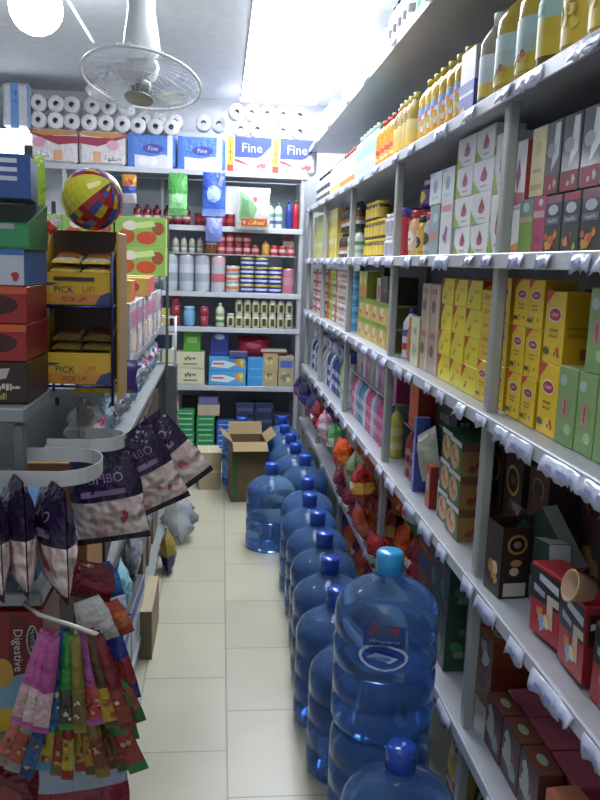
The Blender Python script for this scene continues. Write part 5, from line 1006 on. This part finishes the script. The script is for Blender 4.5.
# white wire rack near the far end
wr = MB()
for x in (-.07, .07):
    for y in (-.06, .06): wr.tube([(x, y, 0), (x, y, .29)], .004, '#c8ccd0:gloss')
for z in (.01, .1, .19, .285):
    wr.tube([(-.07, -.06, z), (.07, -.06, z), (.07, .06, z), (-.07, .06, z)], .0035, '#c8ccd0:gloss', closed=True)
wr = [('frame', wr.build('frame'))]
thing('wire_rack', 'rack', 'small white wire rack standing at the far end of the left rack', wr+[('shelf', MB().box(-.07, -.06, .098, .07, .06, .101, '#a8acb0').build('shelf')), ('foot', MB().box(-.08, -.07, -.93, .08, .07, 0, '#4a4c50').build('foot'))], (-.33, 4.74, 1.03-.1))
DNV = K('navy_box', 'box', 'navy box', boxm(.1, .09, .08, '#24304c', '#1e2840', '#343c58'), .1, .09, .08)
thing('navy_box', 'box', 'navy box inside the small white wire rack', DNV.geo, (-.33, 4.74, 1.033))
# rack lower down
thing('biscuit_carton', 'box', 'royal blue box on the rack end behind the marshmallow bags', boxm(.26, .2, .125, '#2f6cb4', '#2a5ea0', '#4a88c8', [('R', 'f', .55, .1, .95, .18, '#88b4d8'), ('E', 'f', .7, .6, .2, .2, '#4a88c8')]), (-.465, 1.56, .947))
thing('digestive_biscuit_box', 'box', 'red, blue and yellow biscuit box with sideways lettering at the rack end', boxm(.25, .16, .245, '#8c2026', '#7c1c22', '#a0302c', [('R', 'f', 0, .16, 1, .5, '#7ca4b8'), ('R', 'f', 0, 0, 1, .2, '#c8a82c'), ('P', 'f', [(.76, .98), (.9, .94), (.9, .5), (.74, .46)], '#6c161c'), ('V', 'f', 'Digestive', .81, .68, .085, '#d8d4d0'), ('E', 'f', .925, .76, .045, .13, '#d0c8b0'), ('E', 'f', .925, .76, .035, .115, '#20202c'), ('V', 'f', "McVITIE'S", .925, .76, .035, '#c8c0b0'), ('E', 'f', .7, .5, .08, .12, '#c89c3c'), ('R', 'f', .82, .05, .84, .15, '#7c6a1c'), ('R', 'f', .88, .05, .9, .15, '#7c6a1c')]), (-.447, 1.52, .647))
thing('biscuit_carton', 'box', 'brown carton behind the sideways-lettered biscuit box', boxm(.2, .16, .2, '#3c2c24:matte', None, '#5c4838:matte'), (-.43, 1.72, .647))
thing('snack_bag', 'bag', 'black and gold bag on the brown carton behind marshmallow bags', pouch(.16, .1, .06, [(0, 1, '#1e1a18:film')], [('E', 'f', .5, .5, .2, .2, '#a88a50')], 4), (-.41, 1.72, .85), 0, (-.15, 0))
thing('storage_box', 'box', 'tan upright carton at the aisle edge below marshmallow bags', boxm(.25, .1, .22, '#a87c50:matte', '#9c7048:matte', '#b48c60:matte'), (-.37, 2.06, .647), PI/2)
RKB = K('brown_carton', 'carton', 'dark brown carton', boxm(.26, .2, .2, '#3c2e26:matte', '#33261f:matte', '#4c3c30:matte'), .26, .2, .2)
runL(RKB, .647, 'on lower left rack', 2.4, 8, 1, x=-.33)
PK4 = [('silver', '#a8acb4', '#8c909c'), ('lilac', '#a880b8', '#c8b4d0'), ('white', '#c0c4c8', '#a0a8c0'), ('teal', '#5c9cb0', '#8cc0c8'), ('black', '#24262c', '#40444c')]
PKM = [pouch(.14, .17, .06, [(0, .5, a+':film'), (.5, 1, b+':film')], [('E', 'f', .5, .55, .25, .14, b)], 7+q, name='sweet_bag') for q, (n, a, b) in enumerate(PK4)]
cnt = {}; sq = [4, 0, 1, 2, 0, 2, 3, 4, 0, 2, 4, 0, 1, 2, 0, 4, 2, 0]
for i, q in enumerate(sq):
    cnt[q] = cnt.get(q, 0)+1
    thing('sweet_bag', 'bag', f"{PK4[q][0]} sweet bag on left rack just above floor boxes{posw(cnt[q]-1, sq.count(q))}", PKM[q], (-.305, 1.62+i*.162, .365), PI/2+RN.uniform(-.12, .12), (-.12, 0), 'sweet bags low on the left rack')
BWB = K('white_blue_carton', 'carton', 'white carton with deep blue edge', boxm(.36, .2, .2, '#b4b8c0', '#a8acb4', '#4a4c54', [('P', 'f', [(0, .72), (1, .72), (1, 1), (0, 1)], '#2c3c94'), ('R', 'f', 0, 0, .06, 1, '#2c3c94'), ('R', 'l', 0, .7, 1, 1, '#2c3c94'), ('R', 'f', .3, .2, .7, .5, '#8c94a8')]), .36, .2, .2)
runL(BWB, .102, 'at floor level of left rack', 1.75, 4, 1, x=-.29, gap=.02)
RBC = K('tan_carton', 'carton', 'worn tan carton', boxm(.3, .16, .2, '#7c7058:matte', '#6c604c:matte', '#948870:matte', [('R', 'f', .1, .4, .9, .5, '#5c523c')]), .3, .16, .2)
thing('tan_carton', 'carton', 'worn tan carton standing on the floor against the left rack', boxm(.36, .05, .2, '#8a7c64:matte', '#6e624e:matte', '#a09478:matte', [('R', 'f', .1, .4, .9, .5, '#5c523c')]), (-.268, 3.12, 0), PI/2)
runL(RBC, .102, 'at floor level of left rack', 3.5, 3, 1, x=-.32)
thing('clear_bag', 'bag', 'crumpled clear plastic bag on the floor at the far end of the left rack', pouch(.24, .26, .14, [(0, 1, '#ccd4da:clear')], [], 9, crink=.8), (-.195, 4.32, .004), PI/2, (-.1, 0))
thing('clear_bag', 'bag', 'navy and gold packet on the floor below the swung-out marshmallow bag', pouch(.18, .2, .08, [(0, .5, '#2c3468:film'), (.5, 1, '#8c7830:film')], [], 5), (-.23, 3.86, .002), PI/2, (-.1, 0))

# bunch of hanging candy pouches at the near end of the rack
thing('hanger_strip', 'hanger', 'pale hook bar holding the bunch of candy pouches', MB().tube([(-.345, 1.40, .925), (-.30, 1.32, .94), (-.19, 1.24, .942)], .004, '#c8c4b4:gloss').build('hanger_strip'))
XP = lambda px: -.276+(px-50)*.00158
CU = [(32, 'pink', '#b05890', '#c8a0a0', .026), (42, 'hot pink', '#b84c8c', '#d0b0b0', .026), (52, 'dark pink', '#a04480', '#c8a4a8', .026), (63, 'blue', '#20508c', '#2c6a98', .026), (72, 'green', '#2c7c34', '#3c4030', .026), (84, 'olive', '#7c7028', '#6a5c2c', .022), (97, 'magenta with red sweets', '#a85498', '#b8484c', .042), (111, 'brown with yellow sweets', '#4c3a20', '#b09028', .032), (122, 'dark red', '#6c1a20', '#7c3a28', .024)]
for i, (px, n, a, b, w) in enumerate(CU):
    me = pouch(w, .175, .018, [(0, .08, a+':film'), (.08, .45, b+':film'), (.45, 1, a+':film')], [('B', 'f', .1, .1, .9, .42, [b, '#c8b0a0', '#a8342c' if i > 5 else '#d0c0b8'], 6, i)], 3+i, 5, 16, crink=.5, name='candy_pouch', pinch=.35)
    be = (px-78)*.0062; x = XP(78+(px-78)*.62)
    thing('candy_pouch', 'candy', f"slim {n} candy pouch in the upper tier of the bunch", me, (x+.175*math.sin(be), 1.262-.011*(i % 3), .942-.175*math.cos(be)), RN.uniform(-.1, .1), (0, -be), 'candy pouches in the upper tier')
CLW = [(12, 'clear and red', '#8c7a6c', '#a85c4c', .032), (24, 'silver and red', '#8c8a84', '#a04c40', .032), (36, 'dark blue', '#1c3868', '#2c5a88', .024), (48, 'blue and yellow', '#4c8cb0', '#b8a838', .036), (60, 'olive and red', '#6a5c28', '#8c3028', .024), (69, 'red with yellow tip', '#8c1c20', '#b09c34', .02), (78, 'crimson with gold tip', '#9c2024', '#a8903c', .02), (88, 'brown and gold', '#5c4420', '#98702c', .024), (98, 'gold', '#7c6428', '#6a3428', .024), (107, 'rust', '#6c2c20', '#8c6c2c', .024), (116, 'green and brown', '#2c4c24', '#5c3c28', .03), (127, 'green with red sweets', '#2f6c30', '#8c3430', .034)]
for i, (px, n, a, b, w) in enumerate(CLW):
    me = pouch(w, .16, .016, [(0, .1, a+':film'), (.1, .5, b+':film'), (.5, 1, a+':film')], [('B', 'f', .1, .1, .9, .48, [b, '#a89060', '#7c2c28'], 5, i+20)], 13+i, 5, 16, crink=.5, name='candy_pouch', pinch=.3)
    be = (px-75)*.0075; x = XP(75+(px-75)*.6)
    thing('candy_pouch', 'candy', f"slim {n} candy pouch in the lower tier of the bunch", me, (x+.16*math.sin(be), 1.30-.011*(i % 3), .815-.16*math.cos(be)), RN.uniform(-.1, .1), (0, -be), 'candy pouches in the lower tier')
for i, (px, z, y, w, h, n, a, b, be) in enumerate(((100, .985, 1.35, .06, .085, 'white', '#b4b4ac', '#c4c4bc', .35), (96, 1.02, 1.42, .075, .07, 'blue', '#24589c', '#3470b0', .3), (72, 1.03, 1.41, .10, .07, 'dark red', '#5c1820', '#7c2430', -.2), (118, .96, 1.39, .05, .07, 'orange', '#a8482c', '#b86a40', .4), (128, .90, 1.38, .04, .13, 'navy and red', '#2c3078', '#8c2c30', .25), (133, .84, 1.375, .045, .12, 'green-tipped', '#2c7030', '#8c5038', .35), (124, .80, 1.36, .05, .1, 'red with green tip', '#2f7434', '#8c3038', .2))):
    me = pouch(w, h, .022, [(0, .25, a+':film'), (.25, .7, b+':film'), (.7, 1, a+':film')], [], 30+i, 6, 12, crink=.5, name='candy_bag', pinch=.2)
    thing('candy_bag', 'candy', f"{n} candy bag hanging beside the candy pouch bunch", me, (XP(px), y, z-.03-h*math.cos(be)), 0, (0, -be), 'candy bags beside the bunch')
thing('candy_bag', 'candy', 'silver and red packet lying at the foot of the pouch bunch', pouch(.16, .14, .05, [(0, .5, '#7c2030:film'), (.5, 1, '#8c98a4:film')], [], 8), (-.23, 1.33, .52), .2, (-.4, 0))
thing('candy_bag', 'candy', 'dark red box-like packet below the sideways-lettered biscuit box', pouch(.16, .2, .08, [(0, 1, '#6c1c1c:film')], [('E', 'f', .5, .6, .25, .2, '#8c3430')], 9), (-.40, 1.46, .365), 0, (-.1, 0))

# ------------------------------------------------------------------ light, camera, view
def area(name, loc, rot, sx, sy, e, col=(1, 1, 1)):
    l = bpy.data.lights.new(name, 'AREA'); l.shape = 'RECTANGLE'; l.size = sx; l.size_y = sy; l.energy = e; l.color = col
    o = bpy.data.objects.new(name, l); COL.objects.link(o); o.location = loc; o.rotation_euler = rot; return o
w = bpy.data.worlds.new('world'); SC.world = w; w.use_nodes = True
w.node_tree.nodes['Background'].inputs[0].default_value = (.82, .9, 1, 1); w.node_tree.nodes['Background'].inputs[1].default_value = .22
f_ = 795.; pitch = math.radians(9.72); yaw = math.radians(5.93); roll = math.radians(2.0)
fw = Vector((math.sin(yaw)*math.cos(pitch), math.cos(yaw)*math.cos(pitch), -math.sin(pitch)))
rt = Vector((math.cos(yaw), -math.sin(yaw), 0)); upv = rt.cross(fw)
cr = rt*math.cos(roll)+upv*math.sin(roll); cu = upv*math.cos(roll)-rt*math.sin(roll)
cam = bpy.data.cameras.new('camera'); co = bpy.data.objects.new('camera', cam); COL.objects.link(co)
cam.sensor_fit = 'AUTO'; cam.sensor_width = 36; cam.lens = f_*36/800; cam.clip_start = .05
mw = Matrix((cr, cu, -fw)).transposed().to_4x4(); mw.translation = (0, 0, 1.55); co.matrix_world = mw
SC.camera = co
vs_ = SC.view_settings; vs_.view_transform = 'Standard'; vs_.look = 'None'; vs_.gamma = 1; vs_.use_curve_mapping = False; vs_.exposure = .95
SC.cycles.max_bounces = 8; SC.cycles.transmission_bounces = 6; SC.cycles.use_denoising = True
